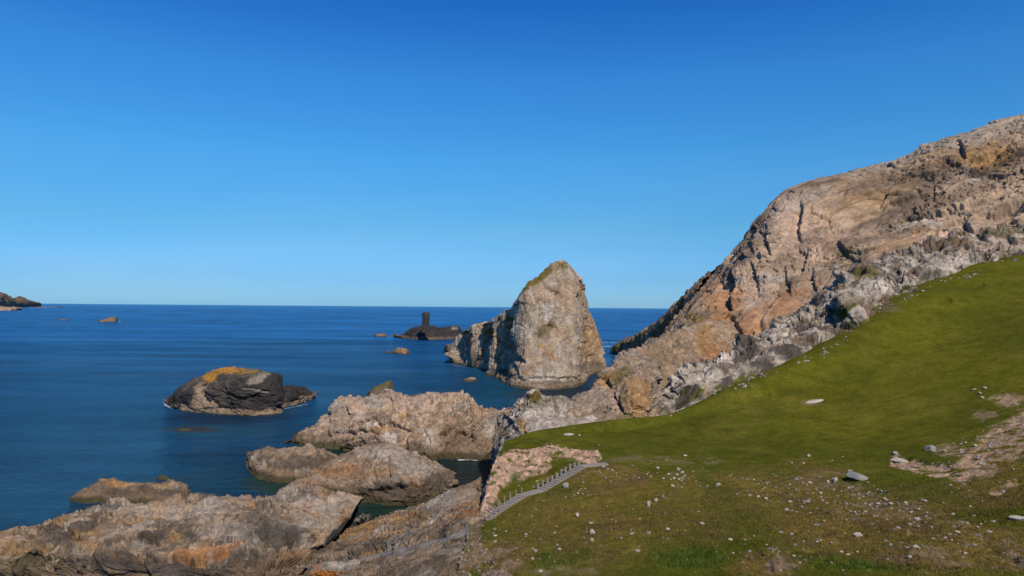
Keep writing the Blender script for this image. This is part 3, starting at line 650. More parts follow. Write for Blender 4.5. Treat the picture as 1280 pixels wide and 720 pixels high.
# long pale outcrop across the middle
W = [(365, 552), (380, 559), (405, 560), (435, 565), (465, 570), (500, 574), (530, 576), (548, 576), (575, 574), (600, 575), (628, 574), (690, 566)]
R_ = [(366, 551), (392, 537), (409, 520), (421, 502), (445, 496), (473, 494), (489, 488), (510, 497), (548, 493), (583, 495), (602, 511), (690, 508)]
M1 = [(366, 551.6), (385, 551), (407, 549), (432, 548), (460, 548), (495, 550), (527, 551), (548, 552), (577, 549), (606, 547), (630, 548), (690, 548)]
M2 = [(366, 551.4), (388, 544), (410, 534), (428, 524), (452, 519), (482, 517), (508, 515), (530, 517), (565, 515), (595, 516), (618, 526), (690, 526)]
def dmul(n, f): return [f] * n
islet("rock_outcrop", W, R_, [1, 7, 12, 18, 22, 25, 25, 24, 24, 22, 16, 14], 640, 330, mids=[(.18, M1), (.5, M2)], backd=16, wv=[4, 14, 22, 16, 10, 8],
      label="long pinkish pale rock outcrop stretching across the cove from sea to grassy bank", cat="rock outcrop", amp=.85, size=3.6, strata=('n', (-.45, -.35, .8)), thin=.4, seed=40, kel=1.5, ter=.3, crack=1.2, base='tan', gain=1.0, spots=.6,
      mix=[('pink', -.15, .4, 8), ('grey', .1, .5, 6), ('pale', .25, .55, 5), ('ochre', .42, .7, 5)], levels=ROCKLV,
      strokes=[([(475, 540), (500, 520), (520, 508)], 1.2, 5, 1), ([(545, 570), (560, 552), (590, 530)], 1.5, 6, 1), ([(440, 528), (470, 524), (500, 530), (520, 545)], 1.5, 5, 1), ([(415, 540), (450, 536), (478, 541)], 1.4, 4, 1), ([(545, 545), (560, 540), (565, 528)], 1.8, 4, 1)],
      tints=[(470, 560, 90, 9, 'brown', .75, .15), (520, 562, 40, 12, 'dark', .6), (590, 550, 40, 20, 'brown', .6), (560, 568, 16, 7, 'ochre', .8), (470, 535, 22, 5, 'ochre', .6), (400, 548, 24, 8, 'brown', .7), (605, 512, 24, 5, 'rust', .3), (570, 545, 20, 22, 'brown', .5, -.6)])
# grey craggy outcrop with mossy point
gz = [Z(616, 574, 3), Z(634, 567, 9.5), Z(650, 556, 12.4), Z(668, 546, 13.4), Z(690, 541, 13.8), Z(708, 537, 14.0), Z(726, 534, 14.2), Z(750, 534, 14.4)]
rg_ = drow([(622, 520, 152), (637, 508, 147), (652, 500, 145), (669, 488, 143), (682, 497, 142), (697, 497, 141), (712, 503, 140), (728, 512, 140)])
md = drow([(619, 550, 147), (636, 535, 140), (652, 524, 136), (668, 515, 136), (686, 519, 136), (702, 519, 136), (718, 521, 136), (740, 524, 136)])
fr = [v + np.array([0, -2, -3.5]) for v in gz]
rock("rock_outcrop", [fr, gz, md, rg_] + back_rows(rg_, 7, .6, 14, -2), 300, 230, label="craggy whitish-grey outcrop with a mossy pointed top above the turf terrace", cat="rock outcrop", amp=1.0, size=3.0,
     strata=(1.2, .1, .3), thin=.6, seed=43, ter=.22, base='grey', gain=.9, mix=[('pale', -.1, .35, 5), ('tan', .3, .6, 5)], levels=ROCKLV, wv=[5, 18, 20, 12, 14], tide=.8,
     strokes=[([(640, 520), (643, 532), (648, 543)], 2.2, 3, 1), ([(655, 530), (657, 543)], 2.0, 3, 1), ([(628, 520), (640, 530)], 1.2, 3, 1)],
     tints=[(667, 497, 12, 8, 'moss', .95), (652, 506, 8, 4, 'moss', .6), (652, 530, 7, 8, 'ochre', .8), (625, 540, 14, 12, 'brown', .6)])

# headland rib running up to the cliff
b0 = [(706, 540, 127), (745, 536, 128), (780, 535, 129), (800, 532, 130), (815, 529, 132), (838, 524, 136), (862, 515, 142), (885, 500, 149), (912, 488, 156)]
b1 = [(708, 528, 132), (745, 520, 133), (778, 512, 131), (798, 505, 131), (812, 506, 134), (828, 512, 146), (850, 500, 165), (880, 485, 175), (912, 472, 190)]
b2 = [(712, 515, 137), (742, 503, 139), (770, 488, 140), (794, 474, 142), (813, 478, 146), (826, 478, 165), (850, 465, 180), (885, 455, 195), (920, 445, 215)]
b3 = [(719, 506, 140), (745, 491, 146), (764, 474, 152), (784, 462, 160), (805, 452, 168), (826, 446, 180), (850, 440, 195), (885, 430, 215), (925, 425, 235)]
b4 = [(721, 503, 143), (746, 487, 150), (762, 465, 160), (783, 444, 175), (808, 432, 190), (834, 419, 205), (853, 410, 220), (872, 404, 232), (915, 405, 255)]
RB = [drow(r) for r in (b0, b1, b2, b3, b4)]
fr = [v + np.array([0, -2, -4]) for v in RB[0]]
rock("headland_rib", [fr] + RB + back_rows(RB[-1], 16, .55, 34, -2), 460, 330, label="bulky tan rock rib rising from the turf edge toward the cliff foot", cat="rock rib", amp=.85, size=3.8, strata=(1.3, .3, .5), thin=.55, seed=45, ter=.22, gain=.88,
     base='tan', mix=[('grey', -.1, .4, 9), ('pink', .1, .5, 7), ('ochre', .35, .6, 8)], levels=ROCKLV, wv=[5, 16, 22, 22, 26, 18, 16],
     strokes=[([(770, 478), (772, 500), (784, 520)], 2.0, 4, 1), ([(813, 468), (816, 495), (812, 527)], 1.6, 9, -1), ([(758, 470), (765, 486)], 2, 4, 1)],
     bumps=[(797, 497, 22, 30, .8)],
     tints=[(797, 500, 17, 30, 'ochre', .8), (775, 470, 18, 10, 'moss', .65, -.6), (780, 495, 6, 14, 'olive', .6), (735, 500, 24, 14, 'grey', .5), (840, 505, 24, 10, 'dark', .6), (880, 425, 14, 24, 'ochre', .8), (895, 440, 18, 14, 'rust', .7), (750, 525, 30, 8, 'brown', .4), (783, 520, 10, 5, 'moss', .6)])  # dark tint at the notch beside the scree paints the shadow of the cave

# low flat rock on the left
W = [(88, 627), (103, 629.5), (120, 631), (145, 633), (175, 634), (205, 634), (225, 632), (237, 628)]
R_ = [(89, 626), (102, 615), (118, 607), (141, 599), (160, 605), (186, 605), (232, 609), (237, 624)]
M1 = [(88, 626.7), (103, 624), (120, 623), (145, 620), (173, 620), (205, 621), (226, 620), (237, 627)]
islet("shore_rock", W, R_, [.3, 2.5, 5, 7, 7, 7, 6, 1], 300, 130, mids=[(.35, M1)], backd=5, label="long low brown rock at the far left of the shore with water on both sides", cat="rock", amp=.7, size=2.2, strata=(.35, -.2, .2), thin=.45, seed=47, kel=1.5, ter=.22, base='brown', gain=.85,
      mix=[('tan', -.1, .4, 4), ('ochre', .2, .6, 4)], levels=ROCKLV, tints=[(215, 618, 28, 8, 'dark', .7), (150, 617, 16, 8, 'dark', .5), (120, 628, 40, 4, 'tan', .8)], tide=.6)
# left lobe of the cove rock
W = [(311, 583), (314, 592), (330, 600), (352, 604), (375, 606), (400, 604), (425, 600), (440, 592)]
R_ = [(310, 579), (315, 566), (335, 561), (365, 561), (392, 557), (408, 564), (425, 573), (440, 584)]
M1 = [(310.5, 582), (314, 582), (330, 586), (352, 589), (375, 590), (400, 588), (424, 588), (440, 590)]
islet("shore_rock", W, R_, [1.5, 6, 9, 11, 12, 11, 8, 3], 300, 170, mids=[(.3, M1)], backd=7, label="dark knobbly rock with sea on its left, joined to the cream-topped rock", cat="rock", amp=.95, size=2.4, strata=(.4, -.3, .2), thin=.5, seed=49, kel=1.5, ter=.22, base='brown', gain=.85,
      mix=[('tan', -.1, .4, 4), ('grey', .1, .5, 4)], levels=ROCKLV, tints=[(380, 580, 40, 14, 'dark', .5), (340, 592, 34, 7, 'ochre', .5), (350, 565, 30, 5, 'tan', .5)], tide=.8,
      strokes=[([(318, 576), (345, 580), (365, 590)], 1, 4, 1)])
# cream-topped cove rock
W = [(360, 612), (385, 617), (415, 621), (440, 624), (462, 628), (482, 632), (505, 634), (532, 632), (555, 622), (569, 604)]
R_ = [(362, 608), (385, 594), (412, 578), (436, 569), (455, 560), (480, 556), (502, 563), (530, 573), (555, 586), (569, 600)]
M1 = [(361, 610), (384, 607), (413, 606), (438, 608), (460, 610), (481, 613), (506, 614), (534, 610), (556, 606), (569, 602.5)]
M2 = [(361, 609), (384, 601), (412, 593), (437, 590), (458, 590), (481, 588), (507, 588), (535, 590), (556, 594), (569, 601.5)]
islet("shore_rock", W, R_, [2, 7, 11, 15, 17, 17, 16, 14, 9, 2], 460, 280, mids=[(.12, M1), (.35, M2)], backd=9, wv=[4, 12, 14, 16, 7, 7], label="broad cream-topped rock with a dark foot in the middle of the cove", cat="rock", amp=.9, size=2.6,
      strata=('n', (-.1, -.45, .85)), thin=.38, seed=51, kel=1.5, ter=.3, crack=1.2, base='tan', gain=.80, mix=[('grey', 0, .4, 5), ('ochre', .25, .6, 4)], levels=ROCKLV,
      strokes=[([(442, 618), (470, 612), (500, 607), (540, 606)], 1.2, 5, 1), ([(400, 592), (430, 585), (452, 582)], 1.0, 4, 1)],
      tints=[(480, 567, 32, 8, 'pale', .65), (525, 584, 30, 12, 'pale', .6, .3), (425, 588, 34, 8, 'rust', .55, -.1), (470, 592, 26, 6, 'ochre', .6, -.2), (500, 615, 62, 13, 'dark', .85), (430, 612, 26, 8, 'brown', .7), (548, 600, 18, 12, 'dark', .8), (395, 606, 24, 7, 'rust', .45)], tide=.8)

# big near-left shore rock
W = [(-60, 722, -.5), (-20, 722, 0), (30, 724, 0), (80, 735, 0), (130, 745, 0), (190, 752, 0), (250, 755, .3), (310, 752, .8), (350, 742, 1.2), (378, 728, 1.2), (390, 712, 1)]
m1 = [(-60, 705, .8), (-20, 704, 1.2), (30, 702, 1.6), (80, 703, 2.6), (130, 708, 3.0), (190, 712, 3.4), (250, 712, 3.6), (310, 712, 3.6), (350, 708, 3.2), (376, 706, 2.4), (388, 703, 1.6)]
m2 = [(-60, 690, 1.3), (-20, 688, 1.8), (35, 680, 2.6), (85, 673, 3.8), (135, 672, 4.8), (195, 672, 5.0), (255, 672, 5.2), (315, 672, 5.4), (360, 672, 5.0), (392, 680, 3.8), (402, 688, 2.6)]
m3 = [(-60, 683, 1.2), (-20, 679, 1.5), (40, 667, 2.2), (90, 652, 3.8), (140, 646, 4.6), (200, 644, 5.0), (260, 641, 5.3), (320, 640, 5.6), (370, 640, 6.0), (412, 648, 5.6), (430, 658, 4.4)]
rr = [(-60, 680, .6), (-20, 676, .9), (40, 664, 1.6), (88, 645, 3.2), (140, 633, 4.2), (200, 629, 4.6), (255, 622, 5.0), (318, 625, 5.0), (362, 613, 6.2), (415, 612, 6.6), (447, 634, 5.0)]
RB = [zrow(r) for r in (W, m1, m2, m3, rr)]
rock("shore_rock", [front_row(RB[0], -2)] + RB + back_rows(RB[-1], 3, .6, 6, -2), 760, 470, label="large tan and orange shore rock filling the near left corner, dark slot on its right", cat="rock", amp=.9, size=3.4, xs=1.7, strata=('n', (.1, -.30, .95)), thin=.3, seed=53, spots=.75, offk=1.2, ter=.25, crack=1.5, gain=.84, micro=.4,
     base='tan', mix=[('grey', -.1, .35, 5), ('ochre', .12, .5, 3.5), ('grey', .2, .5, 4), ('brown', .3, .6, 4)], wv=[4, 22, 32, 30, 12, 8, 8],
     levels=ROCKLV,
     strokes=[([(160, 662), (180, 672), (205, 676)], 1.2, 5, 1), ([(320, 672), (335, 682), (365, 686)], 1.2, 5, 1), ([(65, 655), (90, 665), (110, 680)], 1.0, 6, 1), ([(125, 634), (150, 650)], 1.4, 4, 1),
              ([(262, 640), (268, 660)], .8, 3, 1), ([(205, 650), (190, 672)], .8, 3, 1), ([(0, 700), (60, 694), (120, 700)], 1, 5, 1), ([(150, 690), (200, 696), (290, 700)], 1.2, 6, 1), ([(360, 638), (400, 640), (422, 652)], .8, 4, 1)],
     tints=[(412, 674, 52, 5, 'black', .95, -.78), (200, 716, 240, 14, 'brown', .75), (340, 700, 60, 16, 'brown', .7), (250, 712, 120, 8, 'dark', .7), (345, 668, 42, 16, 'dark', .9), (75, 672, 32, 16, 'dark', .8, .3), (200, 708, 90, 12, 'dark', .7), (300, 700, 40, 12, 'dark', .75), (190, 672, 22, 6, 'dark', .7), (110, 666, 20, 5, 'ochre', .6), (275, 687, 34, 8, 'orange', .45, -.2),  # the black strip along the right edge is painted shade of the slot
            (225, 692, 20, 6, 'orange', .4), (120, 680, 30, 7, 'ochre', .6), (395, 628, 36, 13, 'pale', .65), (390, 652, 24, 12, 'grey', .8), (382, 632, 6, 8, 'rust', .4), (230, 640, 70, 9, 'pale', .5), (280, 660, 40, 14, 'pale', .4), (120, 700, 120, 10, 'dark', .6), (330, 712, 60, 14, 'brown', .8), (50, 682, 20, 8, 'dark', .6), (240, 668, 14, 8, 'dark', .5), (165, 655, 16, 4, 'dark', .6), (318, 650, 22, 6, 'dark', .4), (20, 690, 40, 12, 'ochre', .65), (40, 708, 60, 6, 'olive', .7), (30, 716, 60, 5, 'kelp', .8)], tide=.7)
# rib inside the slot, its base painted black to stand for the slot's shade
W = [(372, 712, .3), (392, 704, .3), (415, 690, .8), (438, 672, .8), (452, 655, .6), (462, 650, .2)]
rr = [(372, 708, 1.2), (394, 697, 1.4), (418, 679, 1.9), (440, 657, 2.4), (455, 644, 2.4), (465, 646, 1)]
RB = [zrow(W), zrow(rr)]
rock("shore_rock", [front_row(RB[0], -1.5, -2)] + RB + back_rows(RB[-1], 2, .5, 4, -2), 220, 90, label="narrow rock rib, shade painted black, in the slot between near left rock and ochre slab", cat="rock", amp=.6, size=1.6, strata=(.3, -.7, .2), seed=55, base='black', kel=2, mix=[('dark', .2, .5, 2)], levels=ROCKLV, tide=.5,
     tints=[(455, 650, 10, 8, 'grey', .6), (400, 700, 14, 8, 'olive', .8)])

# sloping ochre slab below the steps
E0 = [(362, 716, 1.2), (400, 704, 2.8), (443, 695, 4.6), (480, 688, 6.0), (512, 680, 7.6), (540, 676, 8.8), (566, 670, 10.0), (586, 660, 11.0), (600, 652, 11.4)]
E1 = [(366, 709, 1.4), (402, 692, 2.8), (445, 679, 4.6), (483, 670, 6.0), (515, 662, 7.6), (543, 656, 9.0), (568, 650, 10.2), (586, 645, 11.0), (597, 640, 11.4)]
E2 = [(370, 703, 1.2), (406, 682, 2.4), (448, 669, 4.0), (485, 656, 5.4), (518, 647, 7.0), (545, 639, 8.6), (570, 631, 9.8), (588, 627, 10.6), (600, 622, 11.0)]
E3 = [(373, 698, 1.0), (411, 675, 1.8), (450, 661, 3.2), (487, 645, 4.6), (524, 636, 6.0), (545, 625, 7.6), (566, 615, 9.0), (589, 611, 10.0), (602, 604, 10.8)]
RB = [zrow(r) for r in (E0, E1, E2, E3)]
fr = [v + np.array([.5, -2, -2.5]) for v in RB[0]]
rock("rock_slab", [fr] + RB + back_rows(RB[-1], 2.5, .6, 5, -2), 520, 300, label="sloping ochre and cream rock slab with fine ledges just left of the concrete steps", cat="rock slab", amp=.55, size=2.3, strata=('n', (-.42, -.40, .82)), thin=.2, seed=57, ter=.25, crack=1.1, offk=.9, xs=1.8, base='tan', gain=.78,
     mix=[('ochre', 0, .4, 3.5), ('pale', .15, .5, 3), ('rust', .3, .6, 3)], levels=ROCKLV, wv=[4, 20, 22, 18, 6, 6], tide=.5,
     strokes=[([(440, 672), (480, 664), (530, 655), (560, 648)], .7, 4, 1), ([(500, 652), (525, 657), (552, 650)], .5, 3, 1), ([(465, 686), (500, 676), (518, 668)], 1.0, 4, 1), ([(485, 655), (520, 647), (545, 636)], .5, 3, 1)],
     tints=[(400, 688, 46, 8, 'black', .8, -.68), (560, 625, 36, 10, 'pale', .55, -.3), (420, 690, 44, 10, 'brown', .75, -.35), (385, 702, 22, 8, 'olive', .8), (470, 675, 30, 7, 'rust', .5, -.2), (540, 664, 30, 6, 'ochre', .6, -.25), (465, 690, 30, 5, 'ochre', .6, -.25)])  # black strip on the left edge continues the slot's painted shade

# rocky apron under the path, bottom edge
N0 = [(396, 706, 2.6), (443, 692, 4.6), (480, 685, 6.0), (512, 678, 7.5), (545, 672, 9.0), (575, 663, 10.7), (604, 654, 12.0)]
N1 = [(380, 722, 2.4), (430, 709, 5.0), (478, 699, 6.8), (515, 693, 9.3), (548, 687, 11.1), (582, 680, 12.7), (606, 674, 13.4)]
N2 = [(350, 760, 2.4), (420, 735, 5.6), (480, 725, 8.8), (520, 718, 10.8), (555, 712, 12.6), (586, 706, 13.9), (612, 702, 14.6)]
N3 = [(300, 900, 2.4), (380, 860, 6), (450, 840, 8.4), (510, 820, 10.4), (560, 800, 13.2), (590, 790, 14.8), (630, 780, 15.4)]
RB = [zrow(r) for r in (N3, N2, N1, N0)]
fr = [v + np.array([-6, -20, -2.5]) for v in RB[0]]; bk = [v + np.array([0, 1.5, -3.]) for v in RB[-1]]
rock("rock_slab", [fr] + RB + [bk], 380, 300, label="worn brown rock apron along the bottom edge between the grey path and the turf", cat="rock slab", amp=.42, size=2.4, strata=('n', (-.5, -.45, .75)), thin=.25, seed=59, ter=.3, offk=.6, xs=1.8, base='tan', gain=.75,
     mix=[('brown', -.1, .4, 4), ('grey', .1, .5, 3), ('olive', .3, .6, 3)], levels=ROCKLV, wv=[10, 22, 30, 22, 4], tide=0,
     tints=[(600, 700, 36, 16, 'tan', .5), (560, 705, 34, 9, 'olive', .6), (450, 700, 36, 5, 'tan', .6, -.3), (520, 712, 40, 8, 'brown', .6, -.4), (470, 690, 20, 3, 'ochre', .5, -.2)])
APRON = LAST['rock_slab']
# orange lichen block
B0 = [(384, 727, 3.4), (395, 728, 3.6), (420, 727, 4.0), (445, 724, 4.4), (458, 718, 4.8)]
B1 = [(388, 715, 4.6), (398, 714, 5.2), (420, 714, 5.5), (445, 713, 5.7), (457, 711, 5.6)]
B2 = [(396, 706, 4.9), (404, 703, 5.5), (424, 702, 5.8), (444, 699, 6.0), (457, 703, 5.9)]
RB = [zrow(r) for r in (B0, B1, B2)]
rock("boulder", [front_row(RB[0], 1.5, -.6)] + RB + [[v + np.array([0, 1.5, -2.5]) for v in RB[-1]]], 170, 110, label="low block with a bright orange lichen front and grey top at the bottom edge", cat="boulder", amp=.3, size=1.4, seed=61, base='grey', strata=(.1, 0, .2), thin=.6, levels=ROCKLV, tide=0,
     tints=[(405, 718, 26, 6, 'orange', 1), (440, 719, 18, 5, 'orange', .9), (396, 709, 8, 5, 'rust', .8), (430, 706, 26, 5, 'pale', .4)])

# wall of the gully below the steps
rim = [(592, 668, 10.2), (597, 655, 11.2), (602, 640, 11.7), (607, 620, 12.3), (611, 604, 12.8), (617, 589, 13.2), (624, 573, 13.5), (634, 560, 13.6), (646, 552, 13.6), (660, 547, 13.6)]
RB = np.array(zrow(rim))
kk = np.array([1, 1, 1, 1, .9, .4, .1, 0, 0, 0])[:, None]; kz = np.array([1, 1, 1]); l1 = RB + np.array([-.5, 0, 0]) * kk + np.array([0, .4, -1.5]); l2 = RB + np.array([-1.4, 0, 0]) * kk + np.array([0, 1.4, -6]); l3 = RB + np.array([-2.2, 0, 0]) * kk + np.array([0, 2.6, 0]); l3[:, 2] = -2
l0 = RB + np.array([.5, 0, .15]); lm = RB + np.array([1.8, -.4, -.6])
rock("gully_wall", [list(lm), list(l0), list(RB), list(l1), list(l2), list(l3)], 260, 150, label="steep dark rock wall dropping into the cove below the lower flight of steps", cat="rock wall", amp=.45, size=1.8, strata=(1.2, .2, .2), seed=63, base='pink', mix=[('brown', -.1, .4, 3)], levels=ROCKLV, tide=.8)

# ------------------------------------------------------------------ cliff
# far rib of the cliff reaching the sea
water = [Z(762, 438.5), Z(775, 441), Z(790, 443), Z(812, 443), Z(840, 443), Z(880, 443)]
c1 = drow([(763, 437, 545), (777, 433, 530), (795, 430, 500), (822, 424, 440), (850, 412, 400), (890, 400, 380)])
c2 = drow([(764, 436, 550), (777, 427, 540), (800, 417, 515), (832, 399, 470), (862, 373, 430), (905, 330, 400)])
for i_, cl in enumerate(water): cl[1] = min(cl[1], c1[i_][1] - 4)
rock("cliff_rib", [front_row(water, -4, -4), water, c1, c2] + back_rows(c2, 20, .6, 60, -4), 260, 140, label="dark lower rib of the cliff running down to the sea right of the stack", cat="rock rib", amp=.7, size=9, strata=(.8, .5, .3), seed=70, base='brown', mat=M_far,
     mix=[('olive', -.1, .4, 20), ('tan', .1, .5, 14)], tide=1.5, wv=[4, 10, 26, 20, 30], tints=[(800, 430, 20, 8, 'rust', .4)])
# main cliff: first columns are its shaded flank, then the face
sky = [(846, 391, 470), (876, 357, 430), (903, 332, 400), (932, 297, 385), (962, 258, 372), (990, 236, 366), (1035, 224, 362), (1100, 205, 358), (1180, 176, 350), (1280, 143, 340), (1400, 110, 325), (1650, 60, 300)]
q3 = [(842, 398, 420), (864, 378, 380), (885, 362, 335), (920, 325, 330), (957, 275, 338), (990, 250, 344), (1035, 240, 342), (1100, 222, 338), (1180, 196, 330), (1280, 165, 318), (1400, 130, 304), (1650, 90, 285)]
q2 = [(838, 405, 400), (858, 393, 350), (880, 385, 298), (920, 360, 296), (962, 322, 304), (1000, 298, 310), (1045, 285, 312), (1110, 268, 308), (1185, 240, 300), (1280, 215, 290), (1400, 180, 278), (1650, 140, 262)]
q1 = [(834, 414, 390), (852, 407, 330), (876, 405, 276), (918, 400, 272), (962, 372, 276), (1005, 345, 280), (1050, 325, 282), (1115, 300, 278), (1190, 276, 272), (1285, 255, 264), (1400, 225, 254), (1650, 190, 242)]
q0 = [(832, 422, 385), (848, 418, 320), (873, 425, 262), (912, 440, 252), (962, 425, 252), (1008, 392, 254), (1052, 362, 256), (1110, 335, 256), (1190, 312, 252), (1285, 290, 246), (1400, 262, 238), (1650, 225, 228)]
qb = [(832, 450, 380), (848, 460, 315), (873, 480, 256), (912, 490, 246), (962, 480, 244), (1008, 445, 244), (1052, 415, 246), (1110, 385, 246), (1190, 355, 242), (1285, 330, 236), (1400, 300, 228), (1650, 262, 218)]
RB = [drow(r) for r in (qb, q0, q1, q2, q3, sky)]
r = np.array(RB[-1]); t0 = r + np.array([3, 7, 1.2]); t1 = r + np.array([30, 60, 4]); t2 = r + np.array([80, 200, -20]); t3 = r + np.array([60, 420, 0]); t3[:, 2] = -5
t1[0] += (0, 0, -8); t2[:, 2] = np.maximum(t2[:, 2], 3)
cl_t = [(905, 375, 30, 26, 'rust', .65), (900, 425, 26, 26, 'rust', .65), (985, 275, 26, 26, 'pink', .5), (960, 400, 70, 22, 'rust', .55, -.6), (1090, 250, 70, 16, 'ochre', .35, -.35), (1235, 195, 34, 14, 'ochre', .6, -.2),
        (1150, 225, 46, 26, 'dark', .25, -.5), (1160, 250, 150, 12, 'brown', .3, -.28), (1060, 320, 26, 14, 'olive', .55), (1000, 250, 50, 10, 'grey', .5, -.4), (1140, 300, 60, 12, 'ochre', .4, -.3), (1230, 165, 120, 10, 'grey', .6, -.3), (1110, 200, 100, 8, 'grey', .6, -.28),
        (945, 290, 16, 40, 'dark', .45, .6), (870, 400, 14, 6, 'moss', .7), (1190, 240, 120, 10, 'brown', .35, -.25)]
strk = [([(1285, 188), (1240, 205), (1190, 222)], 2.0, 5, -1), ([(1190, 232), (1130, 250), (1075, 268), (1050, 282)], 2.6, 5, -1), ([(1060, 240), (1020, 262), (990, 285)], 2.0, 5, -1), ([(1285, 275), (1240, 285), (1190, 298), (1140, 312)], 2.2, 4, -1), ([(912, 335), (918, 355), (911, 372), (916, 390)], 7, 5, 1), ([(916, 396), (924, 412), (934, 432)], 9, 7, 1), ([(1000, 245), (1003, 262), (998, 285), (1003, 305)], 4, 5, 1), ([(1010, 310), (1003, 330), (1000, 345)], 3, 4, 1),
        ([(958, 280), (956, 300), (965, 322)], 2.5, 4, 1), ([(980, 330), (985, 352), (990, 372)], 2.5, 4, 1), ([(1015, 330), (1016, 350), (1020, 365)], 2.5, 4, 1), ([(938, 325), (945, 345), (948, 365)], 3, 4, 1),
        ([(1098, 262), (1112, 232), (1135, 205), (1155, 190)], 4.5, 9, -1), ([(1285, 225), (1230, 248), (1180, 262), (1130, 272), (1085, 292)], 3.0, 6, -1), ([(1285, 248), (1250, 258), (1218, 264)], 6, 6, -1), ([(1212, 262), (1195, 268), (1160, 282)], 4.5, 5, -1),
        ([(1200, 205), (1215, 200), (1240, 190), (1262, 182)], 4, 7, 1), ([(1198, 172), (1203, 185), (1208, 200)], 3.5, 4, 1), ([(1180, 198), (1190, 205), (1205, 206)], 2.5, 4, 1), ([(1075, 292), (1045, 300), (1060, 318), (1078, 330)], 2.5, 6, 1),
        ([(1205, 268), (1212, 285), (1216, 298)], 4, 5, 1), ([(1262, 262), (1270, 278)], 4, 5, 1), ([(1000, 402), (960, 425), (940, 440)], 2, 6, 1), ([(880, 405), (905, 398), (930, 398)], 2, 5, 1), ([(1165, 222), (1170, 262)], 1.2, 4, 1)]
strk = [(q[0], q[1] * .95, q[2] * 1.9, *(q[3:])) for q in strk]
rock("cliff", RB + [list(t0), list(t1), list(t2), list(t3)], 900, 560, kind="structure", amp=.62, size=9.0, strata=('n', (-.36, -.30, .88)), thin=.2, seed=72, roughb=-.18, sw=1.6, offk=1.2, ter=.4, jit=.18, spots=.2, wob=.22, crack=1.3, xs=1.7, mas=.8, base='tan', gain=1.0, micro=.7,
     mix=[('pink', .05, .6, 34), ('ochre', .15, .7, 26), ('brown', 0, .5, 20), ('grey', .3, .6, 12)], tide=0, wv=[10, 30, 44, 50, 40, 7, 10, 10, 10],
     levels=((2.4, .7), (1.3, .9), (.45, .9), (.16, .4)), bedk=2.0, strokes=strk, tints=cl_t, mat=M_far)

# broken rock band between turf and cliff
lo = [(800, 522, 138), (836, 519, 138), (868, 498, 143), (898, 489, 146), (928, 479, 150), (956, 471, 155), (992, 456, 160), (1020, 449, 164), (1050, 428, 169), (1060, 413, 172), (1067, 397, 174), (1095, 385, 179), (1125, 373, 183), (1150, 368, 186), (1183, 350, 188), (1215, 341, 190), (1253, 329, 193), (1290, 319, 195), (1400, 288, 202), (1650, 252, 212)]
hi = [(812, 498, 150), (828, 492, 155), (862, 470, 165), (886, 458, 172), (908, 447, 178), (938, 432, 183), (964, 418, 188), (988, 400, 193), (1009, 383, 198), (1030, 366, 202), (1050, 351, 205), (1076, 337, 209), (1101, 326, 212), (1124, 316, 215), (1146, 308, 217), (1182, 301, 218), (1217, 297, 219), (1290, 283, 222), (1400, 255, 228), (1650, 222, 238)]
for i_ in range(1, 17):
    lo[i_] = (lo[i_][0] + 7 * math.sin(i_ * 2.3), lo[i_][1] + 3.5 * math.sin(i_ * 1.7 + 1), lo[i_][2])
mi = [(a[0] * .5 + b[0] * .5 - 2, a[1] * .45 + b[1] * .55, a[2] * .62 + b[2] * .38) for a, b in zip(lo, hi)]
lo2 = [(a[0], a[1] - 1.5, a[2] - 1.5) for a in lo]
RB = [drow(r) for r in (lo2, mi, hi)]
for k_ in range(len(RB[0])): RB[0][k_] = RB[0][k_] + np.array([0, 0, .7])
fr = [v + np.array([1, -4, -4]) for v in RB[0]]; bk = [v + np.array([2, 12, -6]) for v in RB[-1]]; bk2 = [v + np.array([3, 26, -30]) for v in RB[-1]]
rock("scree", [fr] + RB + [bk, bk2], 900, 260, kind="stuff", amp=1.0, size=4.2, strata=(.9, .1, .4), thin=.6, seed=75, ter=.2, spots=.75, crack=1.9, offk=1.8, mas=0, base='grey', gain=1.0, wob=.9, mix=[('pale', -.05, .25, 4), ('dark', .1, .35, 5), ('brown', .25, .5, 7)], levels=((1.8, .9), (.7, 1.0), (.34, 1.0), (.15, .8)), jit=.95, wv=[5, 28, 26, 10, 8], tide=0,
     strokes=[([(830, 492), (866, 482), (872, 494), (838, 516)], 3.0, 6, 1)],
     tints=[(1190, 325, 40, 8, 'pale', .8, -.3), (1240, 305, 60, 12, 'tan', .4, -.2), (1050, 405, 22, 16, 'olive', .5), (1085, 345, 18, 7, 'moss', .7, .3), (1130, 370, 24, 8, 'brown', .5), (1120, 315, 50, 8, 'brown', .4, -.2), (1250, 290, 50, 8, 'olive', .7), (1010, 400, 20, 10, 'olive', .3), (980, 440, 40, 8, 'dark', .35)] + [(lo[k_][0] + (13 * math.sin(k_ * 4.1 + m_)), lo[k_][1] - 2 - 3 * abs(math.sin(k_ * 2.7 + m_)), 7 + 5 * math.sin(k_ + m_) ** 2, 3.2, 'turf', .95, -.45) for k_ in range(1, 17) for m_ in (0, 2)])

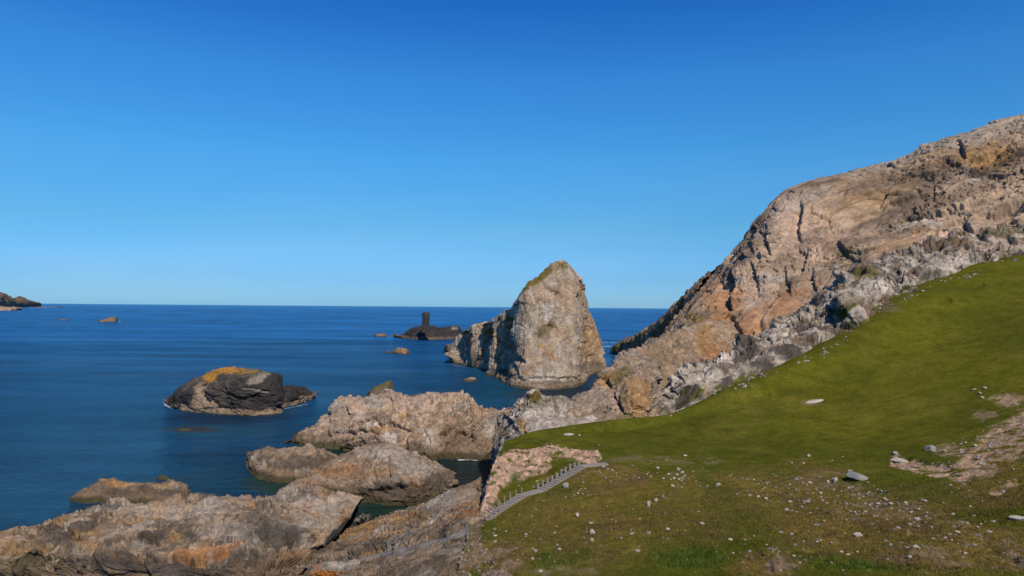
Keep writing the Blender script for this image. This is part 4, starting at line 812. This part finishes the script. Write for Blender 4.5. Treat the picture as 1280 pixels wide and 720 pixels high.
# ------------------------------------------------------------------ stones on the turf
import bmesh
def stone_mesh(i, boxy=.4, flat=.7):
    bm = bmesh.new(); bmesh.ops.create_icosphere(bm, subdivisions=3, radius=1)
    r = random.Random(100 + i)
    pl = [Vector((r.gauss(0, 1), r.gauss(0, 1), r.gauss(0, .8))).normalized() for _ in range(9)]
    dsts = [r.uniform(.42, .75) for _ in pl]
    for v in bm.verts:
        for n_, d_ in zip(pl, dsts):
            e = v.co.dot(n_) - d_
            if e > 0: v.co -= n_ * e * .92
    co = np.array([v.co[:] for v in bm.verts]); nn = fbm(co + i * 9.1, .5, 3, 500 + i)
    for v, f in zip(bm.verts, nn): v.co *= 1 + .10 * f; v.co.z *= flat
    me = bpy.data.meshes.new("stone"); bm.to_mesh(me); bm.free()
    c0 = np.array([(.30, .262, .22), (.38, .335, .28), (.20, .19, .175)][i % 3])
    set_col(me, np.tile(c0, (len(me.vertices), 1)) * (1 + .2 * nn)[:, None]); me.materials.append(M_stone)
    return me
ST = [stone_mesh(i) for i in range(12)]
def put_stone(x, y, wpx, label, group=None, hpx=None, rz=None, k=None, sink=.25, name="stone", cat="stone"):
    p = hit(x, y); d_ = p[1]
    s = wpx / 2 * d_ / FP * 1.12
    hs_ = (hpx / 2 * d_ / FP * 1.2 if hpx else s * random.uniform(.6, .95))
    o = bpy.data.objects.new(name, ST[random.randrange(12) if k is None else k]); COL.objects.link(o)
    o.location = (p[0], p[1], p[2] + hs_ * (.7 - 2 * sink * .7)); o.scale = (s, s * random.uniform(.7, 1.0), hs_)
    o.rotation_euler = (random.uniform(-.25, .25), random.uniform(-.25, .25), random.uniform(-.4, .4) if rz is None else rz)
    o["label"] = label; o["category"] = cat
    if group: o["group"] = group
    return o
put_stone(1073, 599, 27, "long grey boulder, the largest on the turf, with smaller stones round it", hpx=12, k=5, sink=.15, name="boulder", cat="boulder").rotation_euler = (0, .22, -.25)
put_stone(1162, 562, 13, "blocky light grey boulder standing just above the pink earth scar", hpx=11, k=5, name="boulder", cat="boulder")
put_stone(1018, 502, 22, "flat grey slab stone alone on the smooth green slope", hpx=5, k=1, rz=.1, cat="boulder", name="boulder", sink=.3)
put_stone(1127, 578, 20, "rounded pale boulder at the left end of the pink earth scar", hpx=10, k=4, name="boulder", cat="boulder")
put_stone(1043, 602, 9, "squarish grey stone left of the largest boulder", hpx=9)
put_stone(1273, 650, 20, "long pale flat boulder at the right edge of the turf", hpx=9, k=7, name="boulder", cat="boulder")
put_stone(1072, 670, 15, "white angular stone on the turf low down below the largest boulder", hpx=8)
put_stone(1023, 657, 10, "white oval stone left of the white angular one", hpx=5)
put_stone(708, 609, 8, "upright pale stone beside the upper flight of steps", hpx=10, cat="stone")
put_stone(811, 633, 6, "tall white stone, one of a close pair on the brown turf", hpx=12)
put_stone(819, 627, 7, "round white stone at the top right of the close pair on the brown turf", hpx=8)
put_stone(829, 622, 5, "greyish stone just right of the close white pair", hpx=6)
put_stone(741, 667, 6, "white stone above a slimmer twin in the lower turf", hpx=10)
put_stone(740, 677, 5, "slim white stone directly below its larger twin", hpx=9)
put_stone(811, 667, 6, "white stone alone in the brown turf right of the twins", hpx=6)
put_stone(835, 662, 5, "small round white stone right of the lone white one in brown turf", hpx=5)
put_stone(721, 645, 7, "pale cluster stone in the turf below the middle landing", hpx=7)
put_stone(878, 656, 6, "white stone with a dark side in the bright green strip", hpx=6)
put_stone(739, 655, 6, "low white stone just above the twin white stones", hpx=4)
put_stone(899, 606, 6, "white stone in the brown patch right of the green strip", hpx=5)
put_stone(711, 543.5, 13, "flat white stone lying on the turf terrace behind the bank", hpx=4, sink=.2)
put_stone(724, 544.5, 4, "tiny white stone right of the flat one on the turf terrace", hpx=3)
put_stone(822, 562 + 24, 5, "white stone at the top of the upper stone scatter", hpx=5)
put_stone(1146, 650, 9, "light stone beside the rubble streak in the lower right turf", hpx=6)
put_stone(1063, 590, 7, "small pale stone touching the upper end of the largest boulder", hpx=6)
put_stone(1119, 568, 8, "tan stone up-left of the rounded pale boulder", hpx=6)
put_stone(1231, 486, 5, "grey stone high on the right slope, in a loose group of four", hpx=4)
put_stone(1228, 497, 6, "lowest stone of the loose group high on the right slope", hpx=4)
put_stone(1217, 487, 8, "flat leftmost stone of the loose group high on the right slope", hpx=3)
put_stone(1225, 492, 6, "middle dark-sided stone of the loose group high on the right slope", hpx=4)
clusters = [(775, 592, 45, 11, 26, 2.6, "small white stone scattered in the brown turf right of the steps", "white stones right of the steps"),
            (852, 598, 20, 15, 26, 2.8, "small white stone scattered in the brown turf left of the green strip", "white stones left of the green strip"),
            (722, 614, 14, 7, 12, 2.5, "small white stone beside the upright pale stone near the steps", "stones near the upright pale stone"),
            (790, 640, 60, 22, 14, 2.6, "small white stone in the middle of the brown turf", "white stones in the middle turf"),
            (665, 655, 45, 22, 14, 2.6, "small pale stone in the turf below the lower steps", "stones below the lower steps"),
            (945, 608, 34, 20, 22, 2.8, "small pale stone in the dull turf left of the squarish grey stone", "stones in the left heath"),
            (1010, 625, 45, 30, 46, 3.4, "small pale stone strewn over the turf left of and below the largest boulder", "stones round the largest boulder"),
            (1085, 615, 26, 12, 14, 3.4, "small stone in the rubble patch just below the largest boulder", "stones below the largest boulder"),
            (1130, 635, 40, 14, 26, 3.2, "small pale stone in the rubble streak of the lower right turf", "stones in the rubble streak"),
            (1195, 660, 50, 14, 18, 3.0, "small pale stone at the lower right end of the rubble streak", "stones at the end of the rubble streak"),
            (1000, 690, 70, 18, 20, 3.2, "small pale stone near the bottom edge of the turf", "stones near the bottom edge"),
            (1210, 555, 26, 14, 20, 3.4, "small pink-grey stone on the crumbling bank at the right", "stones on the right bank"),
            (1020, 575, 40, 8, 12, 2.8, "small stone in the dark heath up-left of the largest boulder", "stones above the heath"),
            (640, 690, 60, 12, 10, 3.0, "small stone on the rough ground at the bottom left of the turf", "stones at the bottom left of the turf")]
for bx, by, rx, ry, n_, s_, lb, gp in clusters:
    for _ in range(n_):
        x = random.gauss(bx, rx * .6); y = random.gauss(by, ry * .6)
        if y > 715 or x > 1278: continue
        put_stone(x, y, s_ * random.choice([.8, .9, 1, 1.2, 1.7]), lb, gp)

# rubble past the counted stones: one mesh
def rubble(name, spots_, label=None):
    vs, fs, cs, off = [], [], [], 0
    base_ = [(np.array([v.co[:] for v in m_.vertices]), np.array([p_.vertices[:] for p_ in m_.polygons])) for m_ in RM]
    for (pt, sz, tone) in spots_:
        k = random.randrange(len(base_)); v0, f0 = base_[k]
        A_ = np.array(Matrix.Rotation(random.uniform(0, 6.28), 3, 'Z') @ Matrix.Rotation(random.uniform(-.5, .5), 3, 'X'))
        v_ = (v0 * np.array([sz, sz * random.uniform(.6, 1), sz * random.uniform(.5, .9)])) @ A_.T + pt
        vs.append(v_); fs.append(f0 + off); off += len(v_); cs.append(np.tile(np.array(tone), (len(v_), 1)))
    V_ = np.concatenate(vs); F_ = np.concatenate(fs)
    me = bpy.data.meshes.new(name); me.from_pydata(V_.tolist(), [], F_.tolist()); me.update(); set_col(me, np.concatenate(cs))
    return link(name, me, M_stone, kind="stuff")
def small_mesh(i):
    bm = bmesh.new(); bmesh.ops.create_icosphere(bm, subdivisions=1, radius=1); r = random.Random(900 + i)
    for v in bm.verts: v.co *= r.uniform(.7, 1.15)
    me = bpy.data.meshes.new("chip"); bm.to_mesh(me); bm.free(); return me
RM = [small_mesh(i) for i in range(8)]
tones = [(.24, .21, .18), (.30, .27, .23), (.15, .135, .12), (.20, .16, .12)]
spots_ = []
for i_ in range(420):                                   # along the ragged foot of the rock band
    t_ = random.uniform(1, 16.99); k_ = int(t_); f_ = t_ - k_
    x = lo[k_][0] * (1 - f_) + lo[k_ + 1][0] * f_; y = lo[k_][1] * (1 - f_) + lo[k_ + 1][1] * f_
    if math.sin(t_ * 5.1) + math.sin(t_ * 13.7) + random.gauss(0, .5) < .2: continue
    q = hit(x + random.gauss(0, 3), y + random.gauss(-1, 2.2) + abs(random.gauss(0, 2.5)) * (random.random() < .3)); spots_.append((q, abs(random.gauss(.10, .24)) + .10, random.choice(tones)))
for _ in range(110):                                    # crumbling edge between the rock apron and the turf
    t_ = random.random(); q = hit(597 - 24 * t_ + random.gauss(6, 12), 660 + 60 * t_ + random.gauss(0, 5))
    if q[1] > 50: spots_.append((q, abs(random.gauss(.03, .10)) + .04, random.choice(tones[2:])))
for bx, by, rx, ry, n_ in [(1020, 610, 80, 26, 260), (1120, 640, 80, 22, 260), (850, 597, 45, 18, 90), (770, 592, 50, 12, 90), (1215, 590, 50, 40, 160), (760, 655, 90, 32, 90), (960, 690, 60, 22, 110), (1190, 680, 80, 25, 200), (650, 680, 60, 30, 110), (690, 562, 45, 8, 100), (640, 590, 26, 18, 160), (1160, 582, 34, 6, 100), (1240, 550, 34, 24, 150)]:
    for _ in range(int(n_ * .6)):
        x, y = random.gauss(bx, rx * .6), random.gauss(by, ry * .6)
        if y > 718 or x > 1300: continue
        q = hit(x, y); spots_.append((q, random.choice([.04, .06, .06, .09, .14, .22]) * random.uniform(.7, 1.2), random.choice(tones)))
rubble("rubble", spots_)

# ------------------------------------------------------------------ steps, landings, posts
def box_bm(bm, c, sx, sy, sz, yaw, pitch_=0, bev=.02):
    r = bmesh.ops.create_cube(bm, size=1.0)['verts']
    M4 = Matrix.Translation(c) @ Matrix.Rotation(yaw, 4, 'Z') @ Matrix.Rotation(-pitch_, 4, 'Y') @ Matrix.Diagonal((sx, sy, sz, 1))
    bmesh.ops.transform(bm, matrix=M4, verts=r)
    if bev:
        es = list({e for v in r for e in v.link_edges}); bmesh.ops.bevel(bm, geom=es, offset=bev, segments=1, affect='EDGES')
def child(name, bm, parent, mat=M_conc):
    me = bpy.data.meshes.new(name); bm.to_mesh(me); bm.free(); return link(name, me, mat, parent)
SL = [Vector(v) for v in stair_line]
root = bpy.data.objects.new("concrete_stairway", None); COL.objects.link(root)
root["label"] = "grey concrete steps with two landings and short posts descending the bank"; root["category"] = "stairway"
root.location = SL[0]
def rel(v): return v - SL[0]
WID = 1.25
def slab(a, b, name, th=.3, wid=WID):
    d_ = b - a; yaw = math.atan2(d_.y, d_.x); ln = math.hypot(d_.x, d_.y)
    bm = bmesh.new(); box_bm(bm, rel((a + b) / 2) - Vector((0, 0, th / 2)), ln + .3, wid, th, yaw, math.atan2(d_.z, ln)); child(name, bm, root)
def flight(a, b, n_):
    d_ = b - a; yaw = math.atan2(d_.y, d_.x); ln = math.hypot(d_.x, d_.y); tr = ln / n_
    for k in range(n_):
        c_ = a + d_ * ((k + .5) / n_); c_.z = a.z + d_.z * (k + 1) / n_ + .12
        bm = bmesh.new(); box_bm(bm, rel(c_) - Vector((0, 0, .3)), tr - .004, WID, .6, yaw); child("step", bm, root)
slab(SL[0], SL[1], "landing"); flight(SL[1], SL[2], 14); slab(SL[2], SL[3], "landing"); flight(SL[3], SL[5], 16); slab(SL[5], SL[6], "landing")
def posts(a, b, n_, w, hgt, offs):
    d_ = b - a; yaw = math.atan2(d_.y, d_.x); side = Vector((-d_.y, d_.x, 0)).normalized()
    if side.y < 0: side = -side
    for k in range(n_):
        c_ = a + d_ * (k / max(1, n_ - 1)) + side * offs
        hg = hgt * random.uniform(.82, 1.1)
        bm = bmesh.new(); box_bm(bm, rel(c_) + Vector((0, 0, hg / 2 - .1)), w * random.uniform(.85, 1.1), w * .75, hg + .2, yaw + random.uniform(-.12, .12), random.uniform(-.07, .07), .025); child("post", bm, root)
posts(SL[1], SL[2], 10, .30, .68, WID / 2 + .05)
posts(SL[3] + Vector((.3, 0, 0)), SL[4], 6, .15, .8, WID / 2 + .05)
posts(SL[4] + (SL[5] - SL[4]) * .12, SL[5], 6, .15, .8, WID / 2 + .05)
posts(SL[4] + (SL[5] - SL[4]) * .05, SL[6], 8, .13, .75, -(WID / 2 + .05))
# grey path on the apron, draped over the rock
VA = np.concatenate([APRON, Vg[(Vg[:, 1] > 60) & (Vg[:, 1] < 90) & (pxv < 640)]]); pxa, pya = proj(VA)
def drape(x, y):
    r = (pxa - x) ** 2 + (pya - y) ** 2; cand = np.where(r < max(6, r.min() * 1.5))[0]
    q = VA[cand]; q = q[q[:, 1] < q[:, 1].min() + 3]
    return np.array([*Z(x, y, q[:, 2].mean() + .1)])
PX = np.array([(590, 658.5), (574, 667), (556, 674), (530, 681), (500, 688), (470, 694), (448, 702)], float)
cum = np.concatenate([[0], np.cumsum(np.linalg.norm(np.diff(PX, axis=0), axis=1))]); cum /= cum[-1]
cl = pchip(cum, PX, np.linspace(0, 1, 70)); V_ = []
for k, (a_, b_) in enumerate(cl):
    w_ = 3.6 + .8 * math.sin(k * .31) - 1.2 * k / 70
    for s_ in np.linspace(-1, 1, 9): V_.append(drape(a_ - .2 * s_, b_ + s_ * w_))
V_ = np.array(V_).reshape(70, 9, 3)
for _ in range(3):
    V_[1:-1] = (V_[:-2] + 2 * V_[1:-1] + V_[2:]) / 4
V_[:, 0, 2] -= .35; V_[:, -1, 2] -= .35
V_ = V_.reshape(-1, 3); V_[:, 2] += .05 * fbm(V_, .8, 3, 600) + .03
c_ = np.tile(np.array([.19, .165, .14]), (len(V_), 1)) * (1 + .4 * fbm(V_, 1, 3, 601))[:, None]
me = mesh_from_grid("path", V_, 70, 9, False, c_)
nz = np.empty(len(me.polygons) * 3, np.float32); me.polygons.foreach_get("normal", nz)
if nz.reshape(-1, 3)[:, 2].mean() < 0: me.flip_normals()
link("path", me, M_stone, kind="structure")

# ------------------------------------------------------------------ rough grass on the near turf (uncountable)
wgt = (sst(115, 50, Vg[:, 1]) * (Vg[:, 1] > 42) * (pxv > 560) * (pxv < 1400) * (.25 + 1.2 * lush + .5 * heath) * (1 - .8 * scar) * (dst > 1.3) * (1 - .7 * bare))
wgt = wgt / wgt.sum(); nT = 42000
ids = RNG.choice(len(Vg), nT, p=wgt)
bpn = 5
base = np.repeat(Vg[ids], bpn, 0) + np.concatenate([RNG.normal(0, .09, (nT * bpn, 2)), np.full((nT * bpn, 1), -.03)], 1)
hgt = (RNG.uniform(.08, .22, nT) * (1 + .9 * lush[ids]))
hgt = np.repeat(hgt, bpn); ang = RNG.uniform(0, TAU, nT * bpn); wd_ = .028
side = np.stack([np.cos(ang), np.sin(ang), 0 * ang], 1) * wd_
tip = base + np.stack([RNG.normal(0, .06, len(base)), RNG.normal(0, .06, len(base)), hgt], 1)
Vb = np.stack([base - side, base + side, tip], 1).reshape(-1, 3)
cb = cg[ids] * 1.15
cb = cb * RNG.uniform(.75, 1.35, (nT, 1)); dry = RNG.random(nT) < .10
cb[dry] = np.array([.20, .15, .06]) * RNG.uniform(.7, 1.1, (dry.sum(), 1))
me = bpy.data.meshes.new("grass"); nb = len(base)
me.vertices.add(nb * 3); me.vertices.foreach_set("co", Vb.astype(np.float32).ravel())
me.loops.add(nb * 3); me.loops.foreach_set("vertex_index", np.arange(nb * 3, dtype=np.int32))
me.polygons.add(nb); me.polygons.foreach_set("loop_start", np.arange(0, nb * 3, 3, dtype=np.int32)); me.update(calc_edges=True)
set_col(me, np.repeat(cb, bpn * 3, 0))
link("grass", me, M_blade, kind="stuff")

# ------------------------------------------------------------------ foam
def foam(pts, w):
    ln = np.array([Z(a, b, .06) for a, b in pts]); V_ = []
    for k, p_ in enumerate(ln):
        ww = w * (1 - abs(k / (len(ln) - 1) * 2 - 1) ** 3 + .05)
        for s_ in (-1, 0, 1): V_.append([p_[0], p_[1] + s_ * ww, .05 + .06 * (1 - abs(s_))])
    return np.array(V_), len(ln)
fl = [([(750, 433), (755, 432.7), (762, 433), (768, 433.5)], 5), ([(752, 428.5), (756, 428), (760, 428)], 4), ([(762, 427.8), (768, 428.2), (773, 429)], 4), ([(482, 420.5), (490, 420), (500, 420.5)], 4), ([(120, 402.2), (124, 401.8), (128, 402.8)], 8), ([(143, 401.8), (148, 401.6), (152, 402)], 6),
      ([(308, 576), (310, 582), (312, 590)], .8), ([(204, 503), (208, 507), (216, 511)], .8), ([(355, 511), (366, 509), (384, 505)], .5), ([(19, 388.6), (22, 388.4), (25, 388.5)], 25), ([(566, 575.4), (580, 574.6), (598, 575.6)], .5), ([(560, 454), (572, 457), (584, 460)], .7)]
vs, fs, off = [], [], 0
for pts, w in fl:
    v_, n_ = foam(pts, w); vs += v_.tolist()
    for k in range(n_ - 1):
        for j in range(2):
            a = off + k * 3 + j; fs.append((a, a + 3, a + 4, a + 1))
    off += len(v_)
me = bpy.data.meshes.new("foam"); me.from_pydata(vs, [], fs); me.update()
link("foam", me, M_foam, kind="stuff")
